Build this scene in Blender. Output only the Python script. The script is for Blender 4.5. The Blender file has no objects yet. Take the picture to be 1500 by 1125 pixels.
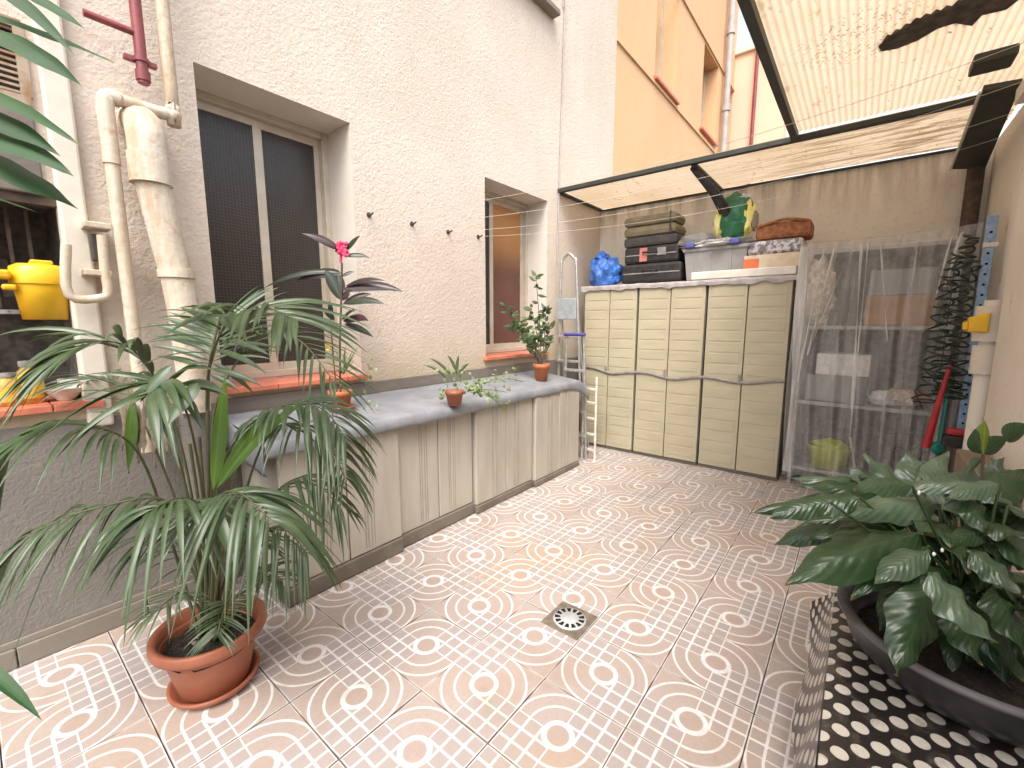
import bpy, bmesh, math, random
from mathutils import Vector, Matrix, noise as mnoise
R = math.radians
rnd = random.Random(7)
scn = bpy.context.scene
col = scn.collection
# ------------------------------------------------------------------ camera, light, exposure
F, CXP, CYP, CH = 638.0, 750.0, 562.5, 1.4
TILT = math.atan(90/638.0); YAW = math.atan(512/math.hypot(638, 90))
FW = Vector((math.cos(YAW)*math.cos(TILT), math.sin(YAW)*math.cos(TILT), -math.sin(TILT)))
RT = Vector((math.sin(YAW), -math.cos(YAW), 0)); UP = RT.cross(FW)
CAM = Vector((0, 0, CH))
cd = bpy.data.cameras.new('camera'); cam = bpy.data.objects.new('camera', cd); col.objects.link(cam)
cd.sensor_width = 36; cd.lens = 36*F/1500; cd.clip_start = .05; cd.clip_end = 500
cam.matrix_world = Matrix((( RT.x, UP.x, -FW.x, 0), (RT.y, UP.y, -FW.y, 0), (RT.z, UP.z, -FW.z, CH), (0, 0, 0, 1)))
scn.camera = cam
SUN_EL, SUN_AZ = 58.0, -150.0            # azimuth from +X towards +Y
w = bpy.data.worlds.new('World'); scn.world = w; w.use_nodes = True
nt = w.node_tree; bg = nt.nodes['Background']; sk = nt.nodes.new('ShaderNodeTexSky')
sk.sky_type = 'NISHITA'; sk.sun_disc = False; sk.sun_elevation = R(SUN_EL); sk.sun_rotation = R(90-SUN_AZ)
sk.dust_density = 4.0; sk.ozone_density = .6; sk.air_density = .8
hs_ = nt.nodes.new('ShaderNodeHueSaturation'); hs_.inputs['Saturation'].default_value = .35   # thin bright cloud veil
nt.links.new(sk.outputs[0], hs_.inputs['Color']); nt.links.new(hs_.outputs[0], bg.inputs[0]); bg.inputs[1].default_value = .15
sl = bpy.data.lights.new('sun', 'SUN'); so = bpy.data.objects.new('sun', sl); col.objects.link(so)
sl.energy = .62; sl.angle = R(32); sl.color = (1, .93, .84)
sd = Vector((math.cos(R(SUN_EL))*math.cos(R(SUN_AZ)), math.cos(R(SUN_EL))*math.sin(R(SUN_AZ)), math.sin(R(SUN_EL))))
so.rotation_euler = sd.to_track_quat('Z', 'Y').to_euler(); so.location = (0, 0, 12)
scn.view_settings.view_transform = 'Standard'; scn.view_settings.look = 'None'
scn.view_settings.exposure = 1.72; scn.view_settings.gamma = 1; scn.view_settings.use_curve_mapping = False
scn.cycles.max_bounces = 8; scn.cycles.transparent_max_bounces = 12

def ray(px, py): return (FW*F + RT*(px-CXP) - UP*(py-CYP))
def at(px, py, ax, v):                      # point of the photo on a world plane
    d = ray(px, py); return CAM + d*((v-CAM[ax])/d[ax])
def dp(px, py, d): return CAM + ray(px, py)*(d/F)   # point at a distance along the view

# ------------------------------------------------------------------ materials
class NT:
    def __init__(s, name):
        s.m = bpy.data.materials.new(name); s.m.use_nodes = True; s.t = s.m.node_tree
        s.b = s.t.nodes['Principled BSDF']; s.out = s.t.nodes['Material Output']
    def n(s, typ, **k):
        o = s.t.nodes.new(typ)
        for a, v in k.items():
            if isinstance(a, str) and hasattr(o, a): setattr(o, a, v)
        return o
    def l(s, a, b): s.t.links.new(a, b)
    def val(s, x, sock):
        if hasattr(x, 'links'): s.l(x, sock)
        else: sock.default_value = x
    def ma(s, op, a, b=0.0, c=0.0):
        o = s.n('ShaderNodeMath', operation=op); s.val(a, o.inputs[0]); s.val(b, o.inputs[1]); s.val(c, o.inputs[2]); return o.outputs[0]
    def mix(s, f, a, b):
        o = s.n('ShaderNodeMix', data_type='RGBA')
        s.val(f, o.inputs[0]); 
        for x, i in ((a, 6), (b, 7)):
            if isinstance(x, tuple): o.inputs[i].default_value = (*x[:3], 1)
            else: s.l(x, o.inputs[i])
        return o.outputs[2]
    def coord(s, kind='Object', scale=(1, 1, 1), rot=(0, 0, 0)):
        t = s.n('ShaderNodeTexCoord'); mp = s.n('ShaderNodeMapping'); s.l(t.outputs[kind], mp.inputs[0])
        mp.inputs['Scale'].default_value = scale; mp.inputs['Rotation'].default_value = rot; return mp.outputs[0]
    def world(s, scale=(1, 1, 1)):
        t = s.n('ShaderNodeNewGeometry'); mp = s.n('ShaderNodeMapping'); s.l(t.outputs['Position'], mp.inputs[0])
        mp.inputs['Scale'].default_value = scale; return mp.outputs[0]
    def noise(s, v, scale, detail=4, rough=.55, dist=0):
        o = s.n('ShaderNodeTexNoise'); s.l(v, o.inputs['Vector']); o.inputs['Scale'].default_value = scale
        o.inputs['Detail'].default_value = detail; o.inputs['Roughness'].default_value = rough; o.inputs['Distortion'].default_value = dist; return o.outputs[0]
    def ramp(s, x, a, b, lo=0., hi=1.):
        o = s.n('ShaderNodeMapRange'); o.interpolation_type = 'SMOOTHSTEP'; s.val(x, o.inputs[0])
        for i, v in zip((1, 2, 3, 4), (a, b, lo, hi)): o.inputs[i].default_value = v
        return o.outputs[0]
    def bump(s, h, strength, dist=.01):
        o = s.n('ShaderNodeBump'); s.l(h, o.inputs['Height']); o.inputs['Strength'].default_value = strength; o.inputs['Distance'].default_value = dist
        s.l(o.outputs[0], s.b.inputs['Normal']); return o

def mat(name, c, c2=None, sc=6, rough=.6, metal=0, bump=0, bs=40, bd=.004, stretch=(1, 1, 1), lo=.35, hi=.65, spec=.5, trans=0, detail=5):
    s = NT(name); v = s.world(stretch)
    if c2 is None: c2 = tuple(x*.82 for x in c)
    n = s.noise(v, sc, detail)
    s.l(s.mix(s.ramp(n, lo, hi), c, c2), s.b.inputs['Base Color'])
    s.b.inputs['Roughness'].default_value = rough; s.b.inputs['Metallic'].default_value = metal
    s.b.inputs['Specular IOR Level'].default_value = spec
    if bump: s.bump(s.noise(v, bs, 3), bump, bd)
    return s.m

def leafmat(name, c, c2, back, rough=.35, veins=9, vein=.5, tr=.25):
    s = NT(name); v = s.world(); uv = s.n('ShaderNodeUVMap').outputs[0]
    sep = s.n('ShaderNodeSeparateXYZ'); s.l(uv, sep.inputs[0])
    u = s.ma('ABSOLUTE', s.ma('SUBTRACT', sep.outputs[0], .5)); vv = sep.outputs[1]
    wave = s.ma('SINE', s.ma('MULTIPLY', s.ma('SUBTRACT', vv, s.ma('MULTIPLY', u, .55)), veins*6.283))
    h = s.ma('ADD', s.ma('MULTIPLY', wave, .7), s.ma('MULTIPLY', s.noise(v, 38, 3), 1.2))
    mid = s.ramp(u, .0, .035, 1, 0)
    n = s.noise(v, 9, 3)
    base = s.mix(s.ramp(n, .3, .7), c, c2)
    base = s.mix(s.ma('MULTIPLY', mid, .45), base, tuple(min(1, x*1.9+.03) for x in c))
    base = s.mix(s.ma('MULTIPLY', s.ramp(wave, .6, 1.), vein*.16), base, tuple(x*1.6+.01 for x in c))
    oi = s.n('ShaderNodeObjectInfo'); base = s.mix(s.ma('MULTIPLY', oi.outputs['Random'], .4), base, tuple(x*.55 for x in c))
    base = s.mix(s.ma('MULTIPLY', s.ramp(vv, .93, 1.), .7), base, (.22, .16, .06))
    base = s.mix(s.ma('MULTIPLY', s.ramp(s.noise(v, 55, 3), .68, .74), .4), base, (.16, .15, .06))
    g = s.n('ShaderNodeNewGeometry')
    base = s.mix(s.ma('MULTIPLY', g.outputs['Backfacing'], .8), base, back)
    s.l(base, s.b.inputs['Base Color']); s.b.inputs['Roughness'].default_value = rough; s.b.inputs['Specular IOR Level'].default_value = .6
    s.bump(h, vein*.55, .0025)
    tb = s.n('ShaderNodeBsdfTranslucent'); s.l(base, tb.inputs[0]); mx = s.n('ShaderNodeMixShader'); mx.inputs[0].default_value = tr
    s.l(s.b.outputs[0], mx.inputs[1]); s.l(tb.outputs[0], mx.inputs[2]); s.l(mx.outputs[0], s.out.inputs[0])
    return s.m

def plaster(name, c, c2, bump=.9, sc=26, dirt=(.42, .33, .24), d_amt=.35, streak=False, zdirt=None, smoothing=False, sdark=(.15, .125, .105), ssc=1.6):
    s = NT(name); v = s.world()
    big = s.noise(v, 1.3, 5); fine = s.noise(v, sc*2.5, 3)
    base = s.mix(s.ramp(big, .35, .65), c, c2)
    base = s.mix(s.ma('MULTIPLY', s.ramp(fine, .35, .7), .18), base, tuple(x*.8 for x in c))
    if streak:
        sv = s.world((5, 5, .7)); st = s.noise(sv, ssc, 6, .65)
        sp = s.n('ShaderNodeSeparateXYZ'); s.l(v, sp.inputs[0])
        hi = s.ramp(sp.outputs[2], streak[0], streak[1])
        base = s.mix(s.ma('MULTIPLY', s.ma('MULTIPLY', s.ramp(st, .36, .68), hi), .75), base, sdark)
        base = s.mix(s.ma('MULTIPLY', s.ramp(s.noise(v, 22, 6, .7), .5, .72), .5), base, dirt)
    if zdirt:
        sp = s.n('ShaderNodeSeparateXYZ'); s.l(v, sp.inputs[0])
        k = s.ramp(s.ma('ADD', sp.outputs[2], s.ma('MULTIPLY', s.noise(v, 5, 5), .35)), zdirt[0], zdirt[1], 1, 0)
        base = s.mix(s.ma('MULTIPLY', k, .6), base, (.42, .33, .19))
    pt = s.ramp(s.noise(v, 7, 6, .7), .60, .74)
    base = s.mix(s.ma('MULTIPLY', pt, d_amt), base, dirt)
    s.l(base, s.b.inputs['Base Color']); s.b.inputs['Roughness'].default_value = .85; s.b.inputs['Specular IOR Level'].default_value = .25
    vo = s.n('ShaderNodeTexVoronoi', feature='SMOOTH_F1'); vo.inputs['Scale'].default_value = sc; vo.inputs['Smoothness'].default_value = .6
    wv = s.n('ShaderNodeVectorMath', operation='ADD'); nz = s.n('ShaderNodeTexNoise'); nz.inputs['Scale'].default_value = sc*.7; s.l(v, nz.inputs['Vector'])
    sca = s.n('ShaderNodeVectorMath', operation='SCALE'); s.l(nz.outputs[1], sca.inputs[0]); sca.inputs[3].default_value = .09
    s.l(v, wv.inputs[0]); s.l(sca.outputs[0], wv.inputs[1]); s.l(wv.outputs[0], vo.inputs['Vector'])
    h = s.ma('ADD', s.ma('MULTIPLY', vo.outputs[0], .7), s.ma('MULTIPLY', s.noise(v, sc*1.3, 5, .6), .9))
    s.bump(h, bump, .007)
    return s.m

def tile_mat():
    s = NT('patterned_tile'); A = .3405
    t = s.n('ShaderNodeTexCoord'); sp = s.n('ShaderNodeSeparateXYZ'); s.l(t.outputs['Object'], sp.inputs[0])
    jit = s.noise(s.world(), 14, 2)
    x = s.ma('ADD', s.ma('DIVIDE', sp.outputs[0], A), s.ma('MULTIPLY', s.ma('SUBTRACT', jit, .5), .012))
    y = s.ma('DIVIDE', sp.outputs[1], A)
    u, v = s.ma('ABSOLUTE', x), s.ma('ABSOLUTE', y)
    rad = s.ma('SQRT', s.ma('ADD', s.ma('MULTIPLY', x, x), s.ma('MULTIPLY', y, y)))
    star = s.ma('LESS_THAN', s.ma('MULTIPLY', x, y), 0)
    def band(d, wd, soft=.008): return s.ramp(s.ma('ABSOLUTE', d), wd, wd+soft, 1, 0)
    def mx(*a):
        r = a[0]
        for b in a[1:]: r = s.ma('MAXIMUM', r, b)
        return r
    arcs = mx(*[band(s.ma('SUBTRACT', rad, r), .0095) for r in (.335, .487)])
    lat = mx(*[band(s.ma('SUBTRACT', q, r), .0095) for q in (u, v) for r in (0., .167, .335)])
    lat = s.ma('MAXIMUM', lat, s.ma('MULTIPLY', mx(*[band(s.ma('SUBTRACT', q, .487), .003) for q in (u, v)]), .75))
    out = s.ma('GREATER_THAN', rad, .15); lat = s.ma('MULTIPLY', lat, out)
    e1 = s.ma('MULTIPLY', s.ramp(u, .480, .490), s.ramp(v, .20, .32)); e2 = s.ma('MULTIPLY', s.ramp(v, .480, .490), s.ramp(u, .20, .32))
    st = mx(arcs, s.ma('MULTIPLY', mx(e1, e2), .8))
    ring = band(s.ma('SUBTRACT', rad, .142), .020, .012)
    pat = mx(s.ma('MULTIPLY', star, st), s.ma('MULTIPLY', s.ma('SUBTRACT', 1, star), lat), ring)
    wv = s.world(); wear = s.ramp(s.noise(wv, 34, 5, .7), .25, .62, .62, 1.)
    pat = s.ma('MULTIPLY', pat, wear)
    oi = s.n('ShaderNodeObjectInfo')
    c = s.mix(s.ramp(s.noise(wv, 3.2, 5), .35, .65), (.40, .335, .30), (.39, .31, .26))
    c = s.mix(s.ma('MULTIPLY', oi.outputs['Random'], .5), c, (.35, .295, .275))
    c = s.mix(s.ma('MULTIPLY', s.ramp(s.noise(wv, 75, 6, .8), .45, .7), .5), c, (.30, .225, .185))
    c = s.mix(s.ma('MULTIPLY', s.ma('SUBTRACT', 1, star), .6), c, (.335, .295, .285))
    inner = s.ma('LESS_THAN', rad, .1); c = s.mix(s.ma('MULTIPLY', inner, .3), c, (.38, .25, .19))
    c = s.mix(s.ma('MULTIPLY', s.ramp(s.noise(wv, 1.1, 5, .6), .5, .68), .45), c, (.44, .30, .18))
    c = s.mix(pat, c, (.66, .63, .61))
    c = s.mix(s.ma('MULTIPLY', s.ramp(s.noise(wv, 6.5, 6, .75), .60, .74), .4), c, (.28, .20, .14))
    edge = s.ramp(s.ma('MAXIMUM', u, v), .485, .5); c = s.mix(s.ma('MULTIPLY', edge, s.ramp(s.noise(wv, 4, 5), .35, .6, .1, .75)), c, (.17, .12, .085))
    c = s.mix(s.ma('MULTIPLY', s.ramp(s.noise(wv, 1.7, 6, .7), .52, .66), .28), c, (.27, .19, .12))
    s.l(c, s.b.inputs['Base Color']); s.l(s.ramp(s.noise(wv, 3, 5), .3, .7, .34, .6), s.b.inputs['Roughness'])
    s.bump(s.noise(wv, 45, 4), .12, .002)
    return s.m

def roof_mat():
    s = NT('roof_sheet_fibreglass'); v = s.world()
    big = s.noise(v, 1.5, 5); c = s.mix(s.ramp(big, .35, .65), (.56, .45, .33), (.50, .385, .255))
    c = s.mix(s.ma('MULTIPLY', s.ramp(s.noise(s.world((1, 3, 1)), 6, 6, .7), .60, .66), .55), c, (.32, .22, .12))
    vo = s.n('ShaderNodeTexVoronoi'); vo.inputs['Scale'].default_value = 42; s.l(v, vo.inputs['Vector'])
    g = s.n('ShaderNodeVectorMath', operation='DISTANCE'); s.l(v, g.inputs[0]); g.inputs[1].default_value = (2.95, .12, 2.77)
    nr = s.ramp(s.ma('ADD', g.outputs['Value'], s.ma('MULTIPLY', s.noise(v, 5, 3), .25)), .28, .5, 1, 0)
    sp = s.ma('MULTIPLY', s.ma('MULTIPLY', s.ramp(vo.outputs[0], .22, .42, 1, 0), nr), .8)
    c = s.mix(sp, c, (.26, .18, .11))
    c = stain_roof(s, v, c)
    c = s.mix(s.ma('MULTIPLY', s.ramp(s.noise(v, 26, 4, .6), .66, .70), .8), c, (.14, .09, .05))
    d = s.n('ShaderNodeBsdfDiffuse'); tb = s.n('ShaderNodeBsdfTranslucent'); s.l(c, d.inputs[0]); s.l(c, tb.inputs[0])
    mx = s.n('ShaderNodeMixShader'); mx.inputs[0].default_value = .62
    s.l(d.outputs[0], mx.inputs[1]); s.l(tb.outputs[0], mx.inputs[2]); s.l(mx.outputs[0], s.out.inputs[0])
    return s.m

def stain_roof(s, v, c):
    sp = s.n('ShaderNodeSeparateXYZ'); s.l(v, sp.inputs[0])
    st = s.noise(s.world((7, .8, 1)), 2.2, 6, .65, .6); hi = s.ramp(sp.outputs[1], 1.6, -.2)
    zone = s.ramp(sp.outputs[0], 4.05, 4.3)
    return s.mix(s.ma('MULTIPLY', s.ma('MULTIPLY', s.ramp(st, .42, .62), hi), s.ma('MULTIPLY', zone, .85)), c, (.20, .12, .05))

def film_mat(name, tint, opac, rough=.25):
    s = NT(name); v = s.world((1, 7, .8))
    f = s.ramp(s.noise(v, 2.5, 5, .6), .25, .8, opac*.7, opac*1.5)
    tr = s.n('ShaderNodeBsdfTransparent'); s.b.inputs['Base Color'].default_value = (*tint, 1); s.b.inputs['Roughness'].default_value = rough
    mx = s.n('ShaderNodeMixShader'); s.l(f, mx.inputs[0]); s.l(tr.outputs[0], mx.inputs[1]); s.l(s.b.outputs[0], mx.inputs[2]); s.l(mx.outputs[0], s.out.inputs[0])
    s.bump(s.noise(v, 6, 4), .5, .01)
    return s.m

def pane_mat(name, c, grid=.018, c2=None, zr=(1, 2.6)):
    s = NT(name); v = s.world(); sp = s.n('ShaderNodeSeparateXYZ'); s.l(v, sp.inputs[0])
    gx = s.ramp(s.ma('ABSOLUTE', s.ma('SUBTRACT', s.ma('FRACT', s.ma('DIVIDE', sp.outputs[0], grid)), .5)), .36, .46)
    gz = s.ramp(s.ma('ABSOLUTE', s.ma('SUBTRACT', s.ma('FRACT', s.ma('DIVIDE', sp.outputs[2], grid)), .5)), .36, .46)
    g = s.ma('MAXIMUM', gx, gz)
    base = s.mix(s.ramp(s.noise(v, 2, 3), .3, .7), c, tuple(x*.7 for x in c))
    if c2: base = s.mix(s.ramp(sp.outputs[2], zr[0], zr[1]), base, c2)
    base = s.mix(s.ma('MULTIPLY', g, .35), base, tuple(x*2+.03 for x in c))
    s.l(base, s.b.inputs['Base Color']); s.b.inputs['Roughness'].default_value = .25; s.bump(g, .4, .002)
    return s.m

def dots_mat():
    s = NT('polka_dot_oilcloth'); t = s.n('ShaderNodeUVMap'); sp = s.n('ShaderNodeSeparateXYZ'); s.l(t.outputs[0], sp.inputs[0])
    P = .074
    def lay(o):
        a = s.ma('SUBTRACT', s.ma('FRACT', s.ma('ADD', s.ma('DIVIDE', sp.outputs[0], P), o)), .5)
        b = s.ma('SUBTRACT', s.ma('FRACT', s.ma('ADD', s.ma('DIVIDE', sp.outputs[1], P), o)), .5)
        return s.ramp(s.ma('SQRT', s.ma('ADD', s.ma('MULTIPLY', a, a), s.ma('MULTIPLY', b, b))), .225, .245, 1, 0)
    m = s.ma('MAXIMUM', lay(0), lay(.5))
    wv = s.world(); dirt = s.ramp(s.noise(wv, 18, 6, .75), .5, .7)
    c = s.mix(m, (.022, .018, .017), (.52, .48, .42)); c = s.mix(s.ma('MULTIPLY', dirt, .5), c, (.14, .115, .09))
    s.l(c, s.b.inputs['Base Color']); s.b.inputs['Roughness'].default_value = .28; s.bump(s.noise(wv, 11, 4), .35, .01)
    return s.m

M = {}
M['tile'] = tile_mat()
M['grout'] = mat('floor_grout', (.09, .065, .05), sc=20, rough=.9)
M['cream'] = plaster('cream_render', (.645, .555, .47), (.59, .505, .42), sc=40, bump=.55, streak=(.9, 9), sdark=(.50, .42, .335), ssc=1.0, zdirt=(1.1, 1.5), d_amt=.12, dirt=(.5, .4, .28))
M['cream_smooth'] = plaster('painted_masonry', (.66, .60, .51), (.62, .55, .46), bump=.25, sc=14, d_amt=.25)
M['reveal'] = plaster('reveal_paint', (.66, .61, .53), (.60, .55, .47), bump=.1, sc=10, d_amt=.1)
M['grey_wall'] = plaster('grey_render', (.20, .182, .163), (.24, .22, .192), bump=.4, sc=46, d_amt=.35, dirt=(.26, .22, .17))
M['dark_band'] = plaster('dark_band_paint', (.16, .135, .12), (.22, .19, .16), bump=.4, sc=20, d_amt=.3)
M['back_wall'] = plaster('stained_render', (.78, .74, .68), (.74, .69, .62), bump=.35, sc=18, d_amt=.25, dirt=(.55, .48, .40), streak=(2.2, 2.85))
M['right_wall'] = plaster('peeling_render', (.76, .71, .63), (.68, .62, .53), bump=.35, sc=12, d_amt=.75, dirt=(.36, .24, .15))
M['brown_wall'] = plaster('brown_render', (.22, .165, .125), (.27, .20, .15), bump=.5, sc=24, d_amt=.3)
M['orange'] = plaster('orange_render', (.67, .43, .245), (.64, .41, .23), bump=.2, sc=18, d_amt=.4, dirt=(.56, .34, .17), streak=(3, 12), sdark=(.58, .35, .19), ssc=1.2)
M['pinkish'] = plaster('pink_render', (.78, .52, .38), (.74, .50, .36), bump=.15, sc=18, d_amt=.12)
M['skirting'] = plaster('skirting_stone', (.25, .22, .18), (.20, .175, .145), bump=.2, sc=18, d_amt=.4)
M['terracotta_tile'] = mat('sill_tile_glaze', (.62, .20, .12), (.50, .15, .09), sc=9, rough=.38, bump=.2, bs=30)
M['terracotta'] = mat('terracotta_plastic', (.34, .115, .06), (.25, .08, .042), sc=5, rough=.5, bump=.15, bs=30)
M['clay'] = mat('clay_pot', (.48, .16, .06), (.34, .11, .045), sc=9, rough=.65, bump=.2, bs=40)
M['soil'] = mat('potting_soil', (.018, .013, .009), (.04, .028, .02), sc=60, rough=.95, bump=1, bs=90, bd=.02)
M['alu'] = mat('beige_aluminium', (.55, .49, .40), (.48, .42, .34), sc=8, rough=.4, metal=.2)
M['pane'] = pane_mat('meshed_glass', (.035, .029, .025))
M['pane2'] = pane_mat('curtain_reflection_glass', (.13, .05, .035), .012, (.50, .24, .07), (1.85, 2.35))  # brown pane, its orange top painted in for the reflecting curtains
M['pane3'] = pane_mat('upper_glass', (.55, .36, .2), .03)
M['white_pipe'] = plaster('painted_pipe', (.62, .56, .47), (.56, .48, .37), bump=.3, sc=30, d_amt=.8, dirt=(.36, .20, .09), streak=(.2, 2.4), sdark=(.40, .27, .15), ssc=3)
M['red_pipe'] = mat('red_pipe_paint', (.26, .055, .055), (.19, .04, .045), sc=10, rough=.45, bump=.2, bs=60)
M['grey_pipe'] = mat('grey_pipe_plastic', (.42, .38, .36), sc=6, rough=.5)
M['roof'] = roof_mat()
M['green_steel'] = mat('dark_green_steel', (.020, .026, .020), (.035, .035, .027), sc=12, rough=.55, bump=.2, bs=60)
M['bench'] = mat('bench_resin', (.48, .44, .375), (.42, .38, .32), sc=3, rough=.5, bump=.15, bs=120, stretch=(3, 3, .6))
M['bench_trim'] = mat('bench_trim_resin', (.19, .165, .13), (.145, .12, .095), sc=6, rough=.55)
M['groove'] = mat('bench_groove_resin', (.38, .335, .28), sc=8, rough=.6)
M['cab'] = mat('cabinet_resin', (.46, .41, .285), (.42, .37, .255), sc=3, rough=.5, bump=.12, bs=90, stretch=(1, 1, 3))
M['cab_dark'] = mat('cabinet_carcass_resin', (.13, .115, .09), sc=8, rough=.6)
M['strap'] = mat('grey_tape_strap', (.26, .235, .205), (.20, .18, .16), sc=20, rough=.4)
M['tarp'] = mat('blue_grey_oilcloth', (.27, .275, .29), (.19, .20, .22), sc=7, rough=.4, bump=.35, bs=30, bd=.01, lo=.3, hi=.7)
M['cab_sheet'] = mat('grey_top_sheet', (.42, .38, .36), (.30, .27, .26), sc=9, rough=.4, bump=.6, bs=16, bd=.02)
M['film'] = film_mat('clear_plastic_film', (.74, .72, .70), .27)
M['film_fold'] = film_mat('plastic_film_fold', (.85, .83, .81), .45)
M['metal'] = mat('drain_steel', (.55, .56, .57), (.44, .44, .44), sc=30, rough=.4, metal=.25, bump=.2)
M['drain_frame'] = mat('drain_frame_brass', (.24, .20, .15), (.16, .13, .10), sc=30, rough=.5, metal=.3)
M['black'] = mat('black_void', (.006, .006, .006), rough=.9)
M['ladder'] = mat('ladder_aluminium', (.55, .54, .52), (.42, .41, .40), sc=20, rough=.35, metal=.6)
M['ladder_white'] = mat('ladder_white_paint', (.72, .68, .60), (.55, .50, .43), sc=25, rough=.5)
M['tread'] = mat('tread_plastic', (.33, .37, .37), sc=20, rough=.6)
M['blue_plastic'] = mat('blue_violet_plastic', (.08, .07, .30), sc=10, rough=.4)
M['blue_bag'] = mat('blue_polythene', (.03, .12, .46), (.07, .22, .62), sc=14, rough=.22, bump=.9, bs=18, bd=.03)
M['black_cloth'] = mat('black_suitcase_cloth', (.014, .012, .012), (.03, .026, .025), sc=20, rough=.6, bump=.4, bs=60)
M['dark_cloth'] = mat('charcoal_cloth', (.05, .045, .042), (.08, .07, .065), sc=15, rough=.7, bump=.4, bs=50)
M['grey_cloth'] = mat('grey_cloth', (.30, .28, .26), sc=15, rough=.8, bump=.5, bs=40)
M['olive'] = mat('olive_canvas', (.26, .215, .135), (.20, .165, .10), sc=8, rough=.8, bump=.4, bs=60)
M['pink'] = mat('pink_cloth', (.62, .22, .18), rough=.8)
M['tub'] = mat('grey_tub_plastic', (.33, .32, .31), (.27, .26, .25), sc=5, rough=.35)
M['white_sheet'] = mat('white_plastic_bag', (.78, .76, .74), (.62, .62, .64), sc=14, rough=.4, bump=.8, bs=16, bd=.03)
M['blue_print'] = mat('blue_print', (.10, .12, .42), rough=.5)
M['green_bag'] = mat('green_sack', (.012, .10, .045), (.02, .14, .06), sc=8, rough=.4, bump=.6, bs=14, bd=.03)
M['yellow_print'] = mat('yellow_print', (.72, .62, .10), (.8, .74, .35), sc=12, rough=.5)
M['wicker'] = mat('orange_brown_wicker', (.38, .14, .045), (.20, .07, .025), sc=26, rough=.6, bump=.9, bs=55, bd=.01)
M['foil'] = mat('foil_pack', (.50, .47, .47), (.16, .13, .13), sc=24, rough=.3, metal=.2, lo=.45, hi=.55)
M['carton'] = mat('pale_carton', (.70, .60, .46), (.62, .50, .36), sc=12, rough=.7)
M['carton_orange'] = mat('orange_carton_print', (.72, .18, .07), rough=.6)
M['cardboard'] = mat('brown_cardboard', (.42, .235, .12), (.32, .17, .085), sc=8, rough=.8)
M['white_slab'] = mat('white_board', (.76, .71, .63), sc=6, rough=.5)
M['shelf_steel'] = mat('galvanised_shelf', (.40, .39, .38), (.28, .27, .26), sc=14, rough=.5, metal=.3)
M['white_fluff'] = mat('white_wadding', (.78, .70, .60), (.5, .42, .34), sc=26, rough=.9, bump=1, bs=30, bd=.03)
M['lime'] = mat('lime_bucket_plastic', (.50, .56, .03), (.42, .48, .03), sc=6, rough=.4)
M['grey_box'] = mat('grey_box_plastic', (.24, .24, .24), rough=.4)
M['hose'] = mat('dark_green_hose', (.012, .030, .020), (.03, .05, .035), sc=30, rough=.35)
M['blue_rail'] = mat('blue_perforated_rail', (.20, .32, .52), (.30, .42, .58), sc=40, rough=.5)
M['red'] = mat('red_plastic', (.45, .025, .035), (.33, .02, .03), sc=12, rough=.4)
M['teal'] = mat('teal_plastic', (.02, .22, .17), rough=.4)
M['yellow'] = mat('yellow_plastic', (.78, .47, .015), (.66, .38, .012), sc=7, rough=.38, bump=.15, bs=30)
M['dots'] = dots_mat()
M['pot_black'] = mat('black_pot_plastic', (.012, .012, .013), (.03, .028, .03), sc=7, rough=.4, bump=.15, bs=30)
M['pot_rim'] = mat('dusty_pot_rim', (.11, .10, .10), (.012, .011, .012), sc=4, rough=.6)
M['palm'] = leafmat('palm_leaflet', (.052, .088, .032), (.105, .145, .078), (.055, .08, .022), .36, 1, .12, .25)
M['palm_new'] = leafmat('young_palm_leaflet', (.13, .25, .03), (.10, .20, .03), (.13, .25, .04), .4, 1, .15, .45)
M['stem'] = mat('palm_stalk', (.085, .085, .03), (.06, .07, .03), sc=20, rough=.5)
M['petiole'] = mat('lily_petiole', (.035, .065, .018), (.025, .05, .014), sc=20, rough=.5)
M['dead'] = mat('dry_palm_leaf', (.30, .24, .17), (.20, .155, .11), sc=30, rough=.9, bump=.6, bs=60)
M['lily'] = leafmat('peace_lily_leaf', (.018, .048, .014), (.045, .08, .036), (.035, .075, .012), .32, 9, .45, .25)
M['lily_pale'] = leafmat('pale_peace_lily_leaf', (.055, .095, .05), (.11, .155, .10), (.07, .13, .04), .32, 9, .5, .25)
M['lily_young'] = leafmat('young_yellow_leaf', (.20, .27, .03), (.15, .22, .03), (.20, .27, .03), .4, 6, .5, .4)
M['drac'] = leafmat('dracaena_leaf', (.012, .055, .010), (.022, .08, .014), (.03, .085, .012), .6, 1, .1, .12)
M['cord'] = leafmat('cordyline_leaf', (.045, .018, .022), (.06, .04, .04), (.10, .04, .045), .35, 1, .2, .2)
M['cord_dark'] = leafmat('cordyline_green_leaf', (.045, .055, .03), (.03, .04, .025), (.06, .06, .035), .35, 1, .2, .2)
M['flower'] = mat('pink_flower', (.85, .06, .16), (.75, .04, .12), sc=40, rough=.6)
M['yellow_flower'] = mat('yellow_flower', (.8, .62, .03), rough=.6)
M['ivy'] = leafmat('variegated_ivy_leaf', (.12, .20, .05), (.38, .42, .22), (.14, .2, .06), .45, 2, .3, .3)
M['shrub'] = leafmat('shrub_leaf', (.05, .09, .03), (.09, .12, .05), (.06, .09, .03), .4, 2, .3, .25)
M['wood'] = mat('dark_twig', (.07, .045, .03), rough=.8)
M['shelf_dark'] = mat('rusty_dark_shelf', (.05, .04, .035), (.11, .07, .045), sc=20, rough=.8)
M['rust'] = mat('rusty_grille_steel', (.26, .15, .07), (.38, .30, .22), sc=18, rough=.8)
M['enamel'] = mat('white_enamel', (.70, .68, .62), sc=8, rough=.3)
M['jar_amber'] = mat('amber_jar', (.40, .20, .04), (.62, .33, .03), sc=14, rough=.25)
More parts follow.
